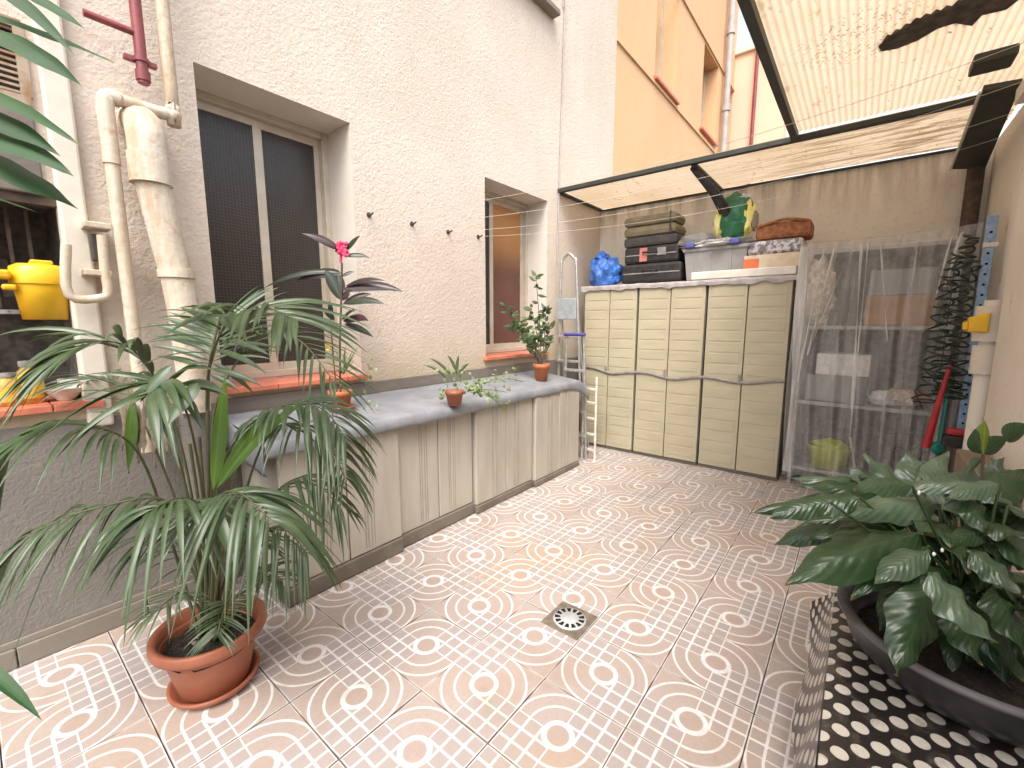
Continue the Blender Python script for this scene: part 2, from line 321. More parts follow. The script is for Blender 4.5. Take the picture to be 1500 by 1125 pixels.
M['label_y'] = mat('yellow_label', (.75, .42, .03), rough=.6)
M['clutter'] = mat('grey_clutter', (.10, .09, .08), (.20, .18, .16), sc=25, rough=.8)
M['wire'] = mat('clothes_wire', (.62, .58, .52), rough=.5)
M['hook'] = mat('rusty_hook', (.07, .055, .045), rough=.7)
M['debris'] = mat('dark_debris', (.10, .08, .065), (.05, .04, .032), sc=20, rough=.9)

# ------------------------------------------------------------------ builders
WL = {None: Vector((0, 0, 0))}
class B:
    def __init__(s): s.v, s.f, s.uv, s.sm = [], [], {}, []
    def face(s, idx, uv=None, smooth=False):
        if uv: s.uv[len(s.f)] = uv
        s.f.append(tuple(idx)); s.sm.append(smooth); return s
    def quad(s, a, b, c, d, uv=None):
        n = len(s.v); s.v += [Vector(a), Vector(b), Vector(c), Vector(d)]; return s.face((n, n+1, n+2, n+3), uv)
    def box(s, x0, y0, z0, x1, y1, z1, bev=0, M4=None):
        x0, x1 = sorted((x0, x1)); y0, y1 = sorted((y0, y1)); z0, z1 = sorted((z0, z1))
        bm = bmesh.new(); bmesh.ops.create_cube(bm, size=1)
        for v in bm.verts: v.co = Vector(((x0+x1)/2+v.co.x*(x1-x0), (y0+y1)/2+v.co.y*(y1-y0), (z0+z1)/2+v.co.z*(z1-z0)))
        if bev: bmesh.ops.bevel(bm, geom=bm.edges[:], offset=min(bev, .45*min(x1-x0, y1-y0, z1-z0)), segments=2, affect='EDGES', profile=.5)
        n = len(s.v); bm.verts.index_update()
        for v in bm.verts: s.v.append(M4 @ v.co if M4 else v.co.copy())
        for f in bm.faces: s.face([n+v.index for v in f.verts])
        bm.free(); return s
    def tube(s, pts, r, seg=8, cap=True, smooth=True):
        pts = [Vector(p) for p in pts]; k = len(pts); rr = r if isinstance(r, (list, tuple)) else [r]*k
        n0 = len(s.v); prev = None
        for i, p in enumerate(pts):
            t = (pts[min(i+1, k-1)]-pts[max(i-1, 0)]); t = t.normalized() if t.length > 1e-9 else Vector((0, 0, 1))
            if prev is None: a = t.orthogonal().normalized()
            else:
                a = prev - t*prev.dot(t); a = a.normalized() if a.length > 1e-6 else t.orthogonal().normalized()
            prev = a; b = t.cross(a)
            for j in range(seg):
                an = 2*math.pi*j/seg; s.v.append(p + (a*math.cos(an)+b*math.sin(an))*rr[i])
        for i in range(k-1):
            for j in range(seg):
                s.face((n0+i*seg+j, n0+i*seg+(j+1) % seg, n0+(i+1)*seg+(j+1) % seg, n0+(i+1)*seg+j), smooth=smooth)
        if cap:
            for base_, rev in ((n0, True), (n0+(k-1)*seg, False)):
                m0 = len(s.v); s.v += [s.v[base_+j].copy() for j in range(seg)]; ids = [m0+j for j in range(seg)]; s.face(ids[::-1] if rev else ids)
        return s
    def lathe(s, c, prof, seg=32, sx=1, sy=1, close=False):
        c = Vector(c); n0 = len(s.v)
        for r, z in prof:
            for j in range(seg):
                a = 2*math.pi*j/seg; s.v.append(c+Vector((r*math.cos(a)*sx, r*math.sin(a)*sy, z)))
        for i in range(len(prof)-1):
            for j in range(seg):
                s.face((n0+i*seg+j, n0+i*seg+(j+1) % seg, n0+(i+1)*seg+(j+1) % seg, n0+(i+1)*seg+j), smooth=True)
        if prof[0][0] > 1e-4 and close: s.face([n0+j for j in range(seg)][::-1])
        if prof[-1][0] > 1e-4 and close: s.face([n0+(len(prof)-1)*seg+j for j in range(seg)])
        return s
    def grid(s, fn, nu, nv, uvfn=None, smooth=True):
        n0 = len(s.v)
        for i in range(nu+1):
            for j in range(nv+1): s.v.append(Vector(fn(i/nu, j/nv)))
        for i in range(nu):
            for j in range(nv):
                q = ((i, j), (i+1, j), (i+1, j+1), (i, j+1))
                s.face([n0+a*(nv+1)+b for a, b in q], [uvfn(a/nu, b/nv) if uvfn else (a/nu, b/nv) for a, b in q], smooth)
        return s
    def blob(s, c, r, sc=(1, 1, 1), amp=.15, fr=4, sub=3, seed=0, flat=None):
        bm = bmesh.new(); bmesh.ops.create_icosphere(bm, subdivisions=sub, radius=1); n0 = len(s.v)
        bm.verts.index_update()
        for v in bm.verts:
            d = v.co.normalized(); k = 1+amp*mnoise.noise(d*fr*.5+Vector((seed*3.1, seed, 0)))*2
            p = Vector((d.x*sc[0], d.y*sc[1], d.z*sc[2]))*r*k
            if flat is not None and p.z < flat: p.z = flat
            s.v.append(Vector(c)+p)
        for f in bm.faces: s.face([n0+v.index for v in f.verts], smooth=True)
        bm.free(); return s
    def leaf(s, p0, p1, wd, arch=.0, up=None, n=9, fold=.25, wave=0., twist=0, shape=1.0, stem=0):
        p0, p1 = Vector(p0), Vector(p1); L = (p1-p0).length; mid = (p0+p1)/2 + Vector((0, 0, arch*L))
        up = Vector(up) if up is not None else Vector((0, 0, 1)); n0 = len(s.v); ph = rnd.random()*6
        for i in range(n+1):
            t = i/n; p = p0*(1-t)**2+mid*2*t*(1-t)+p1*t*t; tg = ((mid-p0)*(1-t)+(p1-mid)*t)
            if tg.length < 1e-9: tg = p1-p0
            tg.normalize(); side = tg.cross(up)
            if side.length < .05: side = tg.orthogonal()
            side.normalize(); nn = side.cross(tg).normalized()
            ww = wd/2*(math.sin(math.pi*min(1, t**(.75*shape)))**.8 if 0 < t < 1 else 0.0)
            if t > .75: ww *= 1-(t-.75)*1.2
            wv = math.sin(t*17+ph)*wave*wd
            for k in (-1, -.5, 0, .5, 1):
                s.v.append(p + side*ww*k + nn*(-abs(k)**1.5*ww*fold*2 + wv*abs(k)*(1 if k > 0 else -1)))
        for i in range(n):
            for k in range(4):
                q = ((i, k), (i, k+1), (i+1, k+1), (i+1, k)); s.face([n0+a*5+b for a, b in q], [(b/4, a/n) for a, b in q], True)
        return s
    def build(s, name, m, parent=None, origin=None):
        if parent is not None: org = WL[parent]
        elif origin is not None: org = Vector(origin)
        else:
            xs = [v.x for v in s.v]; ys = [v.y for v in s.v]; zs = [v.z for v in s.v]
            org = Vector(((min(xs)+max(xs))/2, (min(ys)+max(ys))/2, min(zs)))
        me = bpy.data.meshes.new(name); me.from_pydata([v-org for v in s.v], [], s.f); me.materials.append(m)
        me.polygons.foreach_set('use_smooth', s.sm)
        uvl = me.uv_layers.new(name='UVMap')
        if s.uv:
            for fi, uv in s.uv.items():
                for li, c in zip(me.polygons[fi].loop_indices, uv): uvl.data[li].uv = c
        me.update(); o = bpy.data.objects.new(name, me); col.objects.link(o)
        if parent is not None: o.parent = parent; WL[o] = org
        else: o.location = org; WL[o] = org
        return o
def tag(o, label=None, cat=None, group=None, kind=None):
    for k, v in (('label', label), ('category', cat), ('group', group), ('kind', kind)):
        if v: o[k] = v
    return o
def thing(name, loc, label, cat, group=None):
    o = bpy.data.objects.new(name, None); o.empty_display_size = .1; col.objects.link(o); o.location = loc; WL[o] = Vector(loc); return tag(o, label, cat, group)
def copy_tree(o, off, parent=None):
    c = o.copy(); col.objects.link(c)
    if parent is None: c.location = Vector(o.location)+Vector(off); WL[c] = WL[o]+Vector(off)
    else: c.parent = parent; WL[c] = WL[parent]
    for ch in list(o.children): copy_tree(ch, off, c)
    return c
def smooth_path(pts, n=6):
    pts = [Vector(p) for p in pts]; P = [pts[0]]+pts+[pts[-1]]; out = []
    for i in range(1, len(P)-2):
        a, b, c, d = P[i-1:i+3]
        for j in range(n):
            t = j/n; out.append(.5*((2*b)+(c-a)*t+(2*a-5*b+4*c-d)*t*t+(3*b-a-3*c+d)*t**3))
    out.append(pts[-1]); return out

WY, WR = 2.6, -.67          # left wall plane, right wall plane
XB, ZR = 5.0, 2.76          # back wall plane, roof height

# ------------------------------------------------------------------ setting: floor of tiles
A = .3405
fl = B().box(-3, -2.2, -.3, 14, 3.4, -.012).build('floor', M['grout']); tag(fl, kind='structure')
tb = B(); g = .0019; h = A/2-g
tb.box(-h, -h, -.012, h, h, 0, bev=.0012)
t0 = tb.build('tile', M['tile'], fl, None)
me = t0.data
for v in me.vertices: v.co += WL[fl]
me.update(); t0.parent = fl
first = True
for i in range(-4, 13):
    for j in range(-3, 8):
        cx, cy = .953+A*(i+.5), .181+A*(j+.5)
        if cx > 5.1: continue
        if first: o = t0; first = False
        else: o = t0.copy(); col.objects.link(o)
        o.parent = fl; o.location = Vector((cx, cy, rnd.uniform(-.0022, .0012)))-WL[fl]
        base = 0 if (i+j) % 2 == 0 else 90
        o.rotation_euler = (rnd.uniform(-.0015, .0015), rnd.uniform(-.0015, .0015), R(base)+rnd.uniform(-.003, .003))

# drain
dc = Vector((1.655, .965, .0)); dr = thing('floor_drain', (dc.x, dc.y, .0015), 'square steel floor drain with round slotted grate set in the patterned tiles', 'drain')
fb = B(); hs = .098
fb.box(dc.x-hs, dc.y-hs, -.004, dc.x+hs, dc.y+hs, .004, bev=.002); fb.build('frame', M['drain_frame'], dr)
gb = B(); gb.lathe(dc, [(0.0001, .010), (.074, .0095), (.078, .004)], 40); gb.build('grate', M['metal'], dr)
for k in range(13):
    a = 2*math.pi*k/13+.1; d = Vector((math.cos(a), math.sin(a), 0)); n_ = Vector((-d.y, d.x, 0)); b = B()
    z = Vector((0, 0, .0106)); b.quad(dc+z+d*.044-n_*.0055, dc+z+d*.070-n_*.0115, dc+z+d*.070+n_*.0115, dc+z+d*.044+n_*.0055)
    b.build('slot', M['black'], dr)

# ------------------------------------------------------------------ apartment building (left wall)
bl = thing('apartment_building', (2.4, WY, 0), 'cream rendered house wall with two deep windows along the left of the patio', 'building')
def wall_with_holes(b, x0, x1, z0, z1, holes, y):
    xs = sorted({x0, x1, *[v for hh in holes for v in hh[:2]]}); zs = sorted({z0, z1, *[v for hh in holes for v in hh[2:]]})
    for i in range(len(xs)-1):
        for j in range(len(zs)-1):
            cx, cz = (xs[i]+xs[i+1])/2, (zs[j]+zs[j+1])/2
            if any(hh[0] < cx < hh[1] and hh[2] < cz < hh[3] for hh in holes): continue
            b.quad((xs[i], y, zs[j]), (xs[i+1], y, zs[j]), (xs[i+1], y, zs[j+1]), (xs[i], y, zs[j+1]))
def reveals(b, hh, y, d, floor=True):
    x0, x1, z0, z1 = hh
    b.quad((x0, y, z0), (x0, y, z1), (x0, y+d, z1), (x0, y+d, z0)); b.quad((x1, y, z0), (x1, y+d, z0), (x1, y+d, z1), (x1, y, z1))
    b.quad((x0, y, z1), (x1, y, z1), (x1, y+d, z1), (x0, y+d, z1))
    if floor: b.quad((x0, y, z0), (x0, y+d, z0), (x1, y+d, z0), (x1, y, z0))
W1 = (.83, 1.65, 1.05, 2.63); W2 = (2.90, 3.85, 1.09, 2.62); W3 = (2.75, 3.88, 4.36, 5.9); N1 = (-1.2, .31, 1.06, 1.90); N2 = (-1.2, .27, 2.24, 2.52)
b = B(); wall_with_holes(b, -3, 5.3, .95, 9.0, [W1, W2, W3, N1, N2], WY); b.build('wall', M['cream'], bl)
for hh in (W1, W2, W3): b = B(); reveals(b, hh, WY, .34); b.build('reveal', M['reveal'], bl)
b = B(); b.quad((5.3, WY, 0), (5.3, WY+.35, 0), (5.3, WY+.35, 9), (5.3, WY, 9)); b.build('wall_end', M['reveal'], bl)
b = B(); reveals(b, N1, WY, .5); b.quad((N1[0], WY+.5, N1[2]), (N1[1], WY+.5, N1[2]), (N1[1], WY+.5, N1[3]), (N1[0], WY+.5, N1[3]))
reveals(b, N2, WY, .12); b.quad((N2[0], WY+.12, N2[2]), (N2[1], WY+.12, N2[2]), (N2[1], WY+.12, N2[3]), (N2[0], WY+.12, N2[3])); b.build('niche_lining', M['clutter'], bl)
b = B().box(.30, WY-.035, .95, .385, WY+.05, 9.0, bev=.01); b.build('pilaster', M['cream_smooth'], bl)
b = B().box(-1.2, WY-.02, 1.90, .27, WY+.05, 2.23, bev=.006); b.build('grey_panel', M['dark_band'], bl)
b = B(); b.quad((-3, WY-.004, 0), (.84, WY-.004, 0), (.84, WY-.004, .985), (-3, WY-.004, .985)); b.quad((-3, WY-.004, .985), (.84, WY-.004, .985), (.84, WY+.01, .985), (-3, WY+.01, .985)); b.build('grey_plinth', M['grey_wall'], bl)
b = B().box(.84, WY-.012, 0, 5.3, WY+.02, 1.0, bev=.003); b.build('dark_plinth', M['dark_band'], bl)
for i in range(-4, 5):
    x = .84-.42*(4-i) if i <= 4 else 0
    b = B().box(x-.42+.002, WY-.022, -.0, x-.002, WY, .085, bev=.004); b.build('skirting_tile', M['skirting'], bl)
b = B().box(-3, WY-.012, .085, .84, WY, .115, bev=.003); b.build('skirting_cap', M['skirting'], bl)
b = B(); b.box(W3[0]-.1, WY-.09, W3[2]-.05, W3[1]+.03, WY+.3, W3[2], bev=.008); b.build('upper_sill', M['skirting'], bl)
b = B().box(W3[0], WY+.28, W3[2], W3[1], WY+.30, W3[3]); b.build('upper_pane', M['pane'], bl)
# sills: tiles
def sill(x0, x1, z, n, y0, y1):
    for k in range(n):
        a, c = x0+(x1-x0)*k/n, x0+(x1-x0)*(k+1)/n
        b = B().box(a+.002, y0, z-.018, c-.002, y1, z+.012, bev=.004); b.build('sill_tile', M['terracotta_tile'], bl)
sill(.80, 1.67, 1.045, 6, WY-.045, WY+.30); sill(2.86, 3.86, 1.085, 7, WY-.045, WY+.28); sill(-.9, .36, 1.055, 8, WY-.05, WY+.30)
# window 1: sliding aluminium window
def window(hh, y, mull, pm, cols=2):
    x0, x1, z0, z1 = hh; z0 += .014
    fr = B(); t = .04
    fr.box(x0, y-.03, z0, x0+t, y+.04, z1, bev=.003).box(x1-t, y-.03, z0, x1, y+.04, z1, bev=.003).box(x0+t, y-.028, z1-t, x1-t, y+.04, z1, bev=.003).box(x0+t, y-.03, z0, x1-t, y+.04, z0+t, bev=.003)
    f = fr.build('window', M['alu'], bl)
    s1 = B(); s1.box(x0+t, y-.012, z0+t, mull+.022, y+.01, z0+t+.045, bev=.002).box(x0+t, y-.012, z1-t-.05, mull+.022, y+.01, z1-t-.012, bev=.002).box(mull-.028, y-.012, z0+t+.045, mull+.022, y+.01, z1-t-.05, bev=.002).box(x0+t, y-.012, z0+t+.045, x0+t+.03, y+.01, z1-t-.05, bev=.002)
    s1.build('sash', M['alu'], f)
    s2 = B(); s2.box(mull-.01, y+.014, z0+t, x1-t, y+.035, z0+t+.045, bev=.002).box(mull+.024, y+.014, z1-t-.045, x1-t, y+.035, z1-t, bev=.002).box(x1-t-.035, y+.014, z0+t+.045, x1-t, y+.035, z1-t-.045, bev=.002)
    s2.build('sash', M['alu'], f)
    B().box(x0+t+.03, y-.004, z0+t+.045, mull-.028, y+.002, z1-t-.05).build('pane', pm[0], f)
    B().box(mull+.022, y+.022, z0+t+.045, x1-t-.035, y+.028, z1-t-.045).build('pane', pm[1], f)
window(W1, WY+.30, at(384, 300, 1, WY+.30).x, (M['pane'], M['pane']))
window(W2, WY+.27, at(719, 400, 1, WY+.27).x, (M['pane'], M['pane2']))

# orange building beyond
ob = thing('orange_building', (9, WY, 0), 'orange rendered apartment block rising behind the patio roof', 'building')
O1 = (6.55, 7.42, 4.86, 8.4); O2 = (8.8, 9.75, 4.92, 6.32); O3 = (10.55, 10.98, 4.95, 6.35)
b = B(); wall_with_holes(b, 5.3, 11.0, 0, 12, [O1, O2, O3], WY+.012); b.build('wall', M['orange'], ob)
for hh in (O1, O2, O3): b = B(); reveals(b, hh, WY+.012, .28); b.build('reveal', M['orange'], ob)
for hh in (O1, O2, O3):
    f = B().box(hh[0], WY+.24, hh[2], hh[0]+.07, WY+.29, hh[3]).box(hh[1]-.07, WY+.24, hh[2], hh[1], WY+.29, hh[3]).box((hh[0]+hh[1])/2-.03, WY+.24, hh[2], (hh[0]+hh[1])/2+.03, WY+.29, hh[3]).build('window', M['alu'], ob)
    B().box(hh[0]+.07, WY+.26, hh[2], hh[1]-.07, WY+.275, hh[3]).build('pane', M['pane3'], f)
    B().box(hh[0]-.06, WY-.05, hh[2]-.05, hh[1]+.06, WY+.25, hh[2], bev=.01).build('sill', M['terracotta_tile'], ob)
b = B().box(5.3, WY-.012, 4.76, 11, WY+.012, 4.80).box(5.3, WY-.012, 6.36, 11, WY+.012, 6.40); b.build('string_course', M['orange'], ob)
pk = thing('pink_building', (11.5, 1.9, 0), 'pale pink house wall facing the patio at the far end beside the orange block', 'building')
yr = 1.60
B().box(11.0, yr, 0, 11.4, WY+.3, 7.05).build('wall', M['pinkish'], pk)
B().box(10.94, yr-.08, 7.05, 11.46, WY+.3, 7.17, bev=.02).build('cornice', M['cream_smooth'], pk)
tag(B().tube([(10.92, 2.17, .5), (10.92, 2.17, 7.3)], .035, 8).build('downpipe', M['red_pipe']), 'thin red downpipe on the pale pink far wall', 'pipe')
dpb = B().tube([(10.05, WY-.1, 3), (10.05, WY-.1, 11)], .06, 10)
for z in (4.2, 5.6, 7.0, 8.4): dpb.tube([(10.05, WY-.1, z), (10.05, WY-.1, z+.12)], .08, 10)
tag(dpb.build('downpipe', M['grey_pipe']), 'grey downpipe with collars running up the orange wall', 'pipe')
gnd = B().box(-20, -20, -.5, 40, 40, -.31).build('ground', M['grout']); tag(gnd, kind='structure')

# back wall, right wall
bw = B(); bw.box(XB, WR-.4, -.01, XB+.25, WY, 2.72).build
o = B().box(XB, WR-.4, -.01, XB+.25, WY-.002, 2.735).build('boundary_wall', M['back_wall']); tag(o, 'stained plaster boundary wall behind the beige cabinets under the roof', 'wall')
rw = thing('side_wall', (3, WR, 0), 'peeling painted side wall with a pillar at the right edge of the patio', 'wall')
B().box(-2.0, WR-.25, -.01, XB-.002, WR, 2.74).build('wall', M['right_wall'], rw)
B().box(2.6, WR-.02, 0, 3.68, WR+.06, 2.72, bev=.012).build('pillar', M['right_wall'], rw)
B().box(2.75, WR+.0755, 0, 3.42, WR+.19, .70, bev=.012).build('ledge', M['brown_wall'], rw)
B().box(3.86, WR+.002, 0, 4.35, WR+.012, .74, bev=.003).build('brown_patch', M['brown_wall'], rw)
tag(B().tube([(4.93, WR+.09, 0), (4.93, WR+.09, 2.66)], .05, 12).build('downpipe', M['shelf_dark']), 'dark vertical pipe in the far right corner of the patio', 'pipe')

# ------------------------------------------------------------------ patio roof
rf = thing('patio_roof', (4, 1, ZR), 'yellowed ribbed fibreglass patio roof on dark green steel beams', 'roof')
b = B(); n = 84
def rs(u, v):
    y = .50 + (WR-.25-.50)*v; return (1.3+(4.05-1.3)*u, y, ZR+.045+.006*math.cos(v*math.pi*2*42)+.004*mnoise.noise(Vector((u*5, v*6, 0))))
b.grid(rs, 14, n*2); b.build('roof_sheet', M['roof'], rf)
def rs2(u, v):
    x = 4.06+(XB-.01-4.06)*u; return (x, WY-.01-(WY-.02-WR)*v, ZR+.028-.035*u+.005*math.cos(u*math.pi*2*18)+.006*mnoise.noise(Vector((u*4, v*9, 3))))
b = B(); b.grid(rs2, 90, 24); b.build('roof_sheet', M['roof'], rf)
B().box(4.03, WR, ZR-.02, 4.08, WY-.003, ZR+.02, bev=.004).build('beam', M['green_steel'], rf)
B().box(1.3, .485, ZR-.018, 4.03, .53, ZR+.033, bev=.004).build('beam', M['green_steel'], rf)
B().box(4.08, 1.22, ZR-.034, XB-.002, 1.27, ZR-.008, bev=.004).build('beam', M['green_steel'], rf)
B().box(4.08, WY-.035, ZR-.03, XB-.002, WY-.003, ZR-.005, bev=.004).build('beam', M['green_steel'], rf)
B().box(XB-.03, WR+.01, ZR-.034, XB-.004, WY-.04, ZR-.016, bev=.003).build('beam', M['green_steel'], rf)
# wide dark gutter board
p1, p2, p3, p4 = at(1395, 248, 0, 4.93), at(1443, 247, 0, 4.93), at(1497, 123, 0, 3.85), at(1440, 133, 0, 3.85)
b = B(); up = Vector((0, 0, .03))
q = [p1, p2, p3, p4]; n0 = len(b.v); b.v += q+[p+up for p in q]
for f in ((0, 3, 2, 1), (4, 5, 6, 7), (0, 1, 5, 4), (1, 2, 6, 5), (2, 3, 7, 6), (3, 0, 4, 7)): b.face([n0+i for i in f])
gu = b.build('gutter_board', M['green_steel'], None); tag(gu, 'wide dark green metal gutter board sloping under the roof beside the right wall', 'gutter')
e = (p1-p4)
b = B().tube([p4+Vector((0, .012, -.004)), p1+Vector((0, .012, -.004))], .008, 6); b.build('lip', M['white_slab'], gu)
# debris and dark blocks on the roof
pts = [(1288, 62), (1300, 48), (1345, 22), (1395, 2), (1420, -12), (1500, -14), (1475, 6), (1440, 14), (1425, 30), (1400, 26), (1375, 34), (1345, 52), (1315, 64), (1292, 68)]
b = B(); zt = ZR+.058
n0 = len(b.v); ps = [at(x, y, 2, zt) for x, y in pts]; b.v += ps+[p+Vector((0, 0, .03+.02*rnd.random())) for p in ps]; k = len(ps)
b.face(list(range(n0, n0+k))); b.face(list(range(n0+2*k-1, n0+k-1, -1)))
for i in range(k): b.face((n0+i, n0+(i+1) % k, n0+k+(i+1) % k, n0+k+i))
for p in b.v: p.z -= .024
tag(b.build('crumpled_tarp', M['debris']), 'dark crumpled scrap of tarpaulin lying on the yellow roof sheet', 'tarpaulin')
c1, c2 = at(1420, 108, 2, ZR-.03), at(1478, 92, 2, ZR-.03)
B().box(c1.x-.10, c2.y-.02, ZR-.03, c1.x+.06, c1.y, ZR+.025, bev=.01).build('beam', M['green_steel'], rf)
B().box(2.6, WR-.02, 2.62, 3.86, WR+.10, 2.7).build('wall_cap', M['right_wall'], rw)

# ------------------------------------------------------------------ pipes on the left wall
def PW(px, py, y=2.5): return at(px, py, 1, y)
bp = thing('drainpipe', (.6, 2.47, 0), 'thick peeling white drainpipe with elbow beside the large window', 'pipe')
X0 = .585; r = .062; yb = 2.455
pth = [(X0-.0, WY-.01, 2.245), (X0-.0, WY-.05, 2.26)]+[(X0, WY-.05-.095*math.sin(a), 2.165+.095*math.cos(a)) for a in (.4, .8, 1.2, 1.5)]+[(X0+.0, yb, 2.05)]
B().tube(smooth_path(pth, 3), .070, 16).build('elbow', M['white_pipe'], bp)
B().tube([(X0, yb, 2.11), (X0, yb, 1.99)], .076, 16).build('collar', M['white_pipe'], bp)
B().tube(smooth_path([(X0, yb, 2.02), (X0+.035, yb, 1.75), (X0+.065, yb, 1.5), (X0+.075, yb, 1.2), (X0+.075, yb, .98)], 4), r, 16).build('pipe', M['white_pipe'], bp)
B().tube([(X0+.075, yb+.03, .98), (X0+.075, yb+.03, 0)], r, 16).build('lower_pipe', M['grey_wall'], bp)
for z in (1.60,):
    xo = X0+(.055 if z > 1 else .075); B().tube([(xo, yb, z), (xo, yb, z+.035)], r+.008, 16).box(xo-.09, WY-.06, z+.004, xo+.10, WY-.045, z+.03).build('bracket', M['white_pipe'], bp)
tp = thing('thin_pipe', (.45, 2.52, 0), 'thin peeling white pipe making a square bend above the drainpipe elbow', 'pipe')
y = 2.49; a_, b_, c_, d_ = at(240, 0, 1, y), at(258, 165, 1, y), at(152, 140, 1, y), at(160, 230, 1, y)
xu = b_.x-.012; zt = (b_.z+c_.z)/2-.01
B().tube(smooth_path([(xu, y, 4.5), (xu, y, zt+.12), (xu, y, zt+.05), (xu-.008, y, zt+.008), (xu-.05, y, zt)], 4), .026, 12).build('riser', M['white_pipe'], tp)
B().blob((xu, y, zt+.002), .031, (1, 1, 1), 0).build('elbow', M['white_pipe'], tp)
B().tube([(xu-.02, y, zt), (c_.x+.02, y, zt)], .024, 12).build('cross_pipe', M['white_pipe'], tp)
B().tube(smooth_path([(c_.x+.05, y, zt), (c_.x+.01, y, zt), (c_.x, y, zt-.05), (c_.x, y, zt-.1), (c_.x, y, 2.05)], 4), .030, 12).build('elbow', M['white_pipe'], tp)
B().tube([(c_.x, y, 2.1), (c_.x+.005, y, 1.2), (c_.x+.005, y, .82)], .025, 12).build('pipe', M['white_pipe'], tp)
rp = thing('red_pipe', (.6, 2.5, 2.3), 'dark red pipe stub with a side branch and clamp above the white pipes', 'pipe')
t_, e_ = at(200, 0, 1, y), at(208, 122, 1, y); xr = (t_.x+e_.x)/2
B().tube([(xr, y, 4.6), (xr, y, e_.z)], .021, 12).build('pipe', M['red_pipe'], rp)
zc = at(205, 88, 1, y).z; B().tube([(xr, y, zc-.008), (xr, y, zc+.008)], .027, 12).box(xr-.055, y+.0, zc-.008, xr+.055, y+.03, zc+.008).build('clamp', M['red_pipe'], rp)
zz = at(190, 45, 1, y).z; zl = at(122, 20, 1, y)
B().tube([(xr, y, zz), (zl.x, y, zz)], .014, 10).build('branch', M['red_pipe'], rp)
B().tube([(xr, y, e_.z+.05), (xr, y, e_.z+.01)], .026, 12).build('collar', M['red_pipe'], rp)
# u-bend gas pipe
y = 2.49; u = [(97, 358), (101, 432), (150, 436), (158, 425), (154, 400), (149, 345)]
tag(B().tube(smooth_path([at(px, py, 1, y-.0) for px, py in u], 4), .017, 10).build('gas_pipe', M['white_pipe']), 'thin white U-shaped pipe beside the niche with the yellow bucket', 'pipe')
vb = thing('pipe_valve', tuple(at(146, 395, 1, 2.53)), 'small painted valve and brackets on the thin pipe left of the drainpipe', 'valve')
for py in (331, 400): 
    p = at(146, py, 1, 2.5); B().box(p.x-.05, p.y-.02, p.z-.012, p.x+.035, p.y+.08, p.z+.012, bev=.004).build('bracket', M['white_pipe'], vb)
p = at(143, 365, 1, 2.52); B().box(p.x-.02, p.y-.01, p.z-.05, p.x+.008, p.y+.03, p.z+.06, bev=.006).build('body', M['shelf_dark'], vb)
tag(B().tube([at(828, 0, 1, WY-.012), at(819, 278, 1, WY-.012), at(816, 385, 1, WY-.012)], .007, 6).tube([(4.08, WY-.012, 4.5), (4.08, WY-.012, 8.6)], .007, 6).build('wall_cable', M['grey_pipe']), 'thin grey cable running down the cream wall to the roof corner', 'cable')

# rusty grille top left
gr = thing('wall_grille', (.1, WY, 2.24), 'rusty vent grille behind the leaves at top left', 'grille')
fr = B(); gz0, gz1 = 2.25, 2.51
fr.box(-.4, WY-.015, gz0-.02, .27, WY+.03, gz0+.012).box(-.4, WY-.015, gz1-.01, .27, WY+.03, gz1+.02).box(.245, WY-.015, gz0+.012, .275, WY+.03, gz1-.01); fr.build('frame', M['rust'], gr)
for k in range(11):
    z = gz0+.02+k*.022; B().box(-.4, WY, z, .245, WY+.012, z+.009).build('slat', M['rust'], gr)

# ------------------------------------------------------------------ niche with clutter
def bpx(b, x0, y0, x1, y1, X, dX, bev=.008, ax=0, skew=0):
    c0, c1 = at(x0, (y0+y1)/2, ax, X), at(x1, (y0+y1)/2, ax, X); t0_, t1_ = at((x0+x1)/2, y0, ax, X), at((x0+x1)/2, y1, ax, X)
    if ax == 0: b.box(X, c0.y, t0_.z, X+dX, c1.y, t1_.z, bev)
    else: b.box(c0.x, X, t0_.z, c1.x, X+dX, t1_.z, bev)
    return b
sh = thing('wire_rack', (0, 2.8, 1.4), 'rusty wire rack standing inside the niche on the left', 'rack')
B().box(-.6, WY+.0, 1.865, .30, WY+.05, 1.90).build('rail', M['shelf_dark'], sh)
rk = B()
for k in range(26): rk.box(-.5+.03*k, WY+.10, 1.44, -.5+.03*k+.006, WY+.48, 1.446)
rk.box(-.5, WY+.10, 1.436, .28, WY+.11, 1.452).box(-.5, WY+.3, 1.436, .28, WY+.306, 1.444); rk.build('shelf', M['shelf_steel'], sh)
rk = B()
for k in range(14): rk.box(-.5+.055*k, WY+.14, 1.46, -.5+.055*k+.012, WY+.15, 1.86)
rk.build('upright', M['shelf_dark'], sh)
for k, (x, z, s_) in enumerate(((-.05, 1.12, .09), (.1, 1.55, .07), (.0, 1.60, .09), (.2, 1.5, .06))):
    tag(B().blob((x, WY+.33, z+.06), s_, (1.2, .8, 1), .25, 5, 3, k).build('bundle', M['clutter']), ['dark grey bundle at the bottom back of the niche', 'small grey bundle on the wire rack behind the yellow bucket', 'larger dark bundle on the wire rack behind the bucket', 'dark bundle at the right end of the wire rack'][k], 'bundle')
yk = thing('yellow_bucket', tuple(at(60, 470, 1, 2.62)), 'yellow plastic lidded bucket hung in the niche on the left', 'bucket')
c = at(62, 430, 1, 2.64); zt_, zb_ = at(62, 385, 1, 2.6).z, at(62, 468, 1, 2.6).z
Hh = zt_-zb_
B().lathe((c.x, 2.64, zb_), [(.001, 0), (.066, 0), (.078, Hh*.55), (.082, Hh*.66)], 24, 1.0, .75).build('body', M['yellow'], yk)
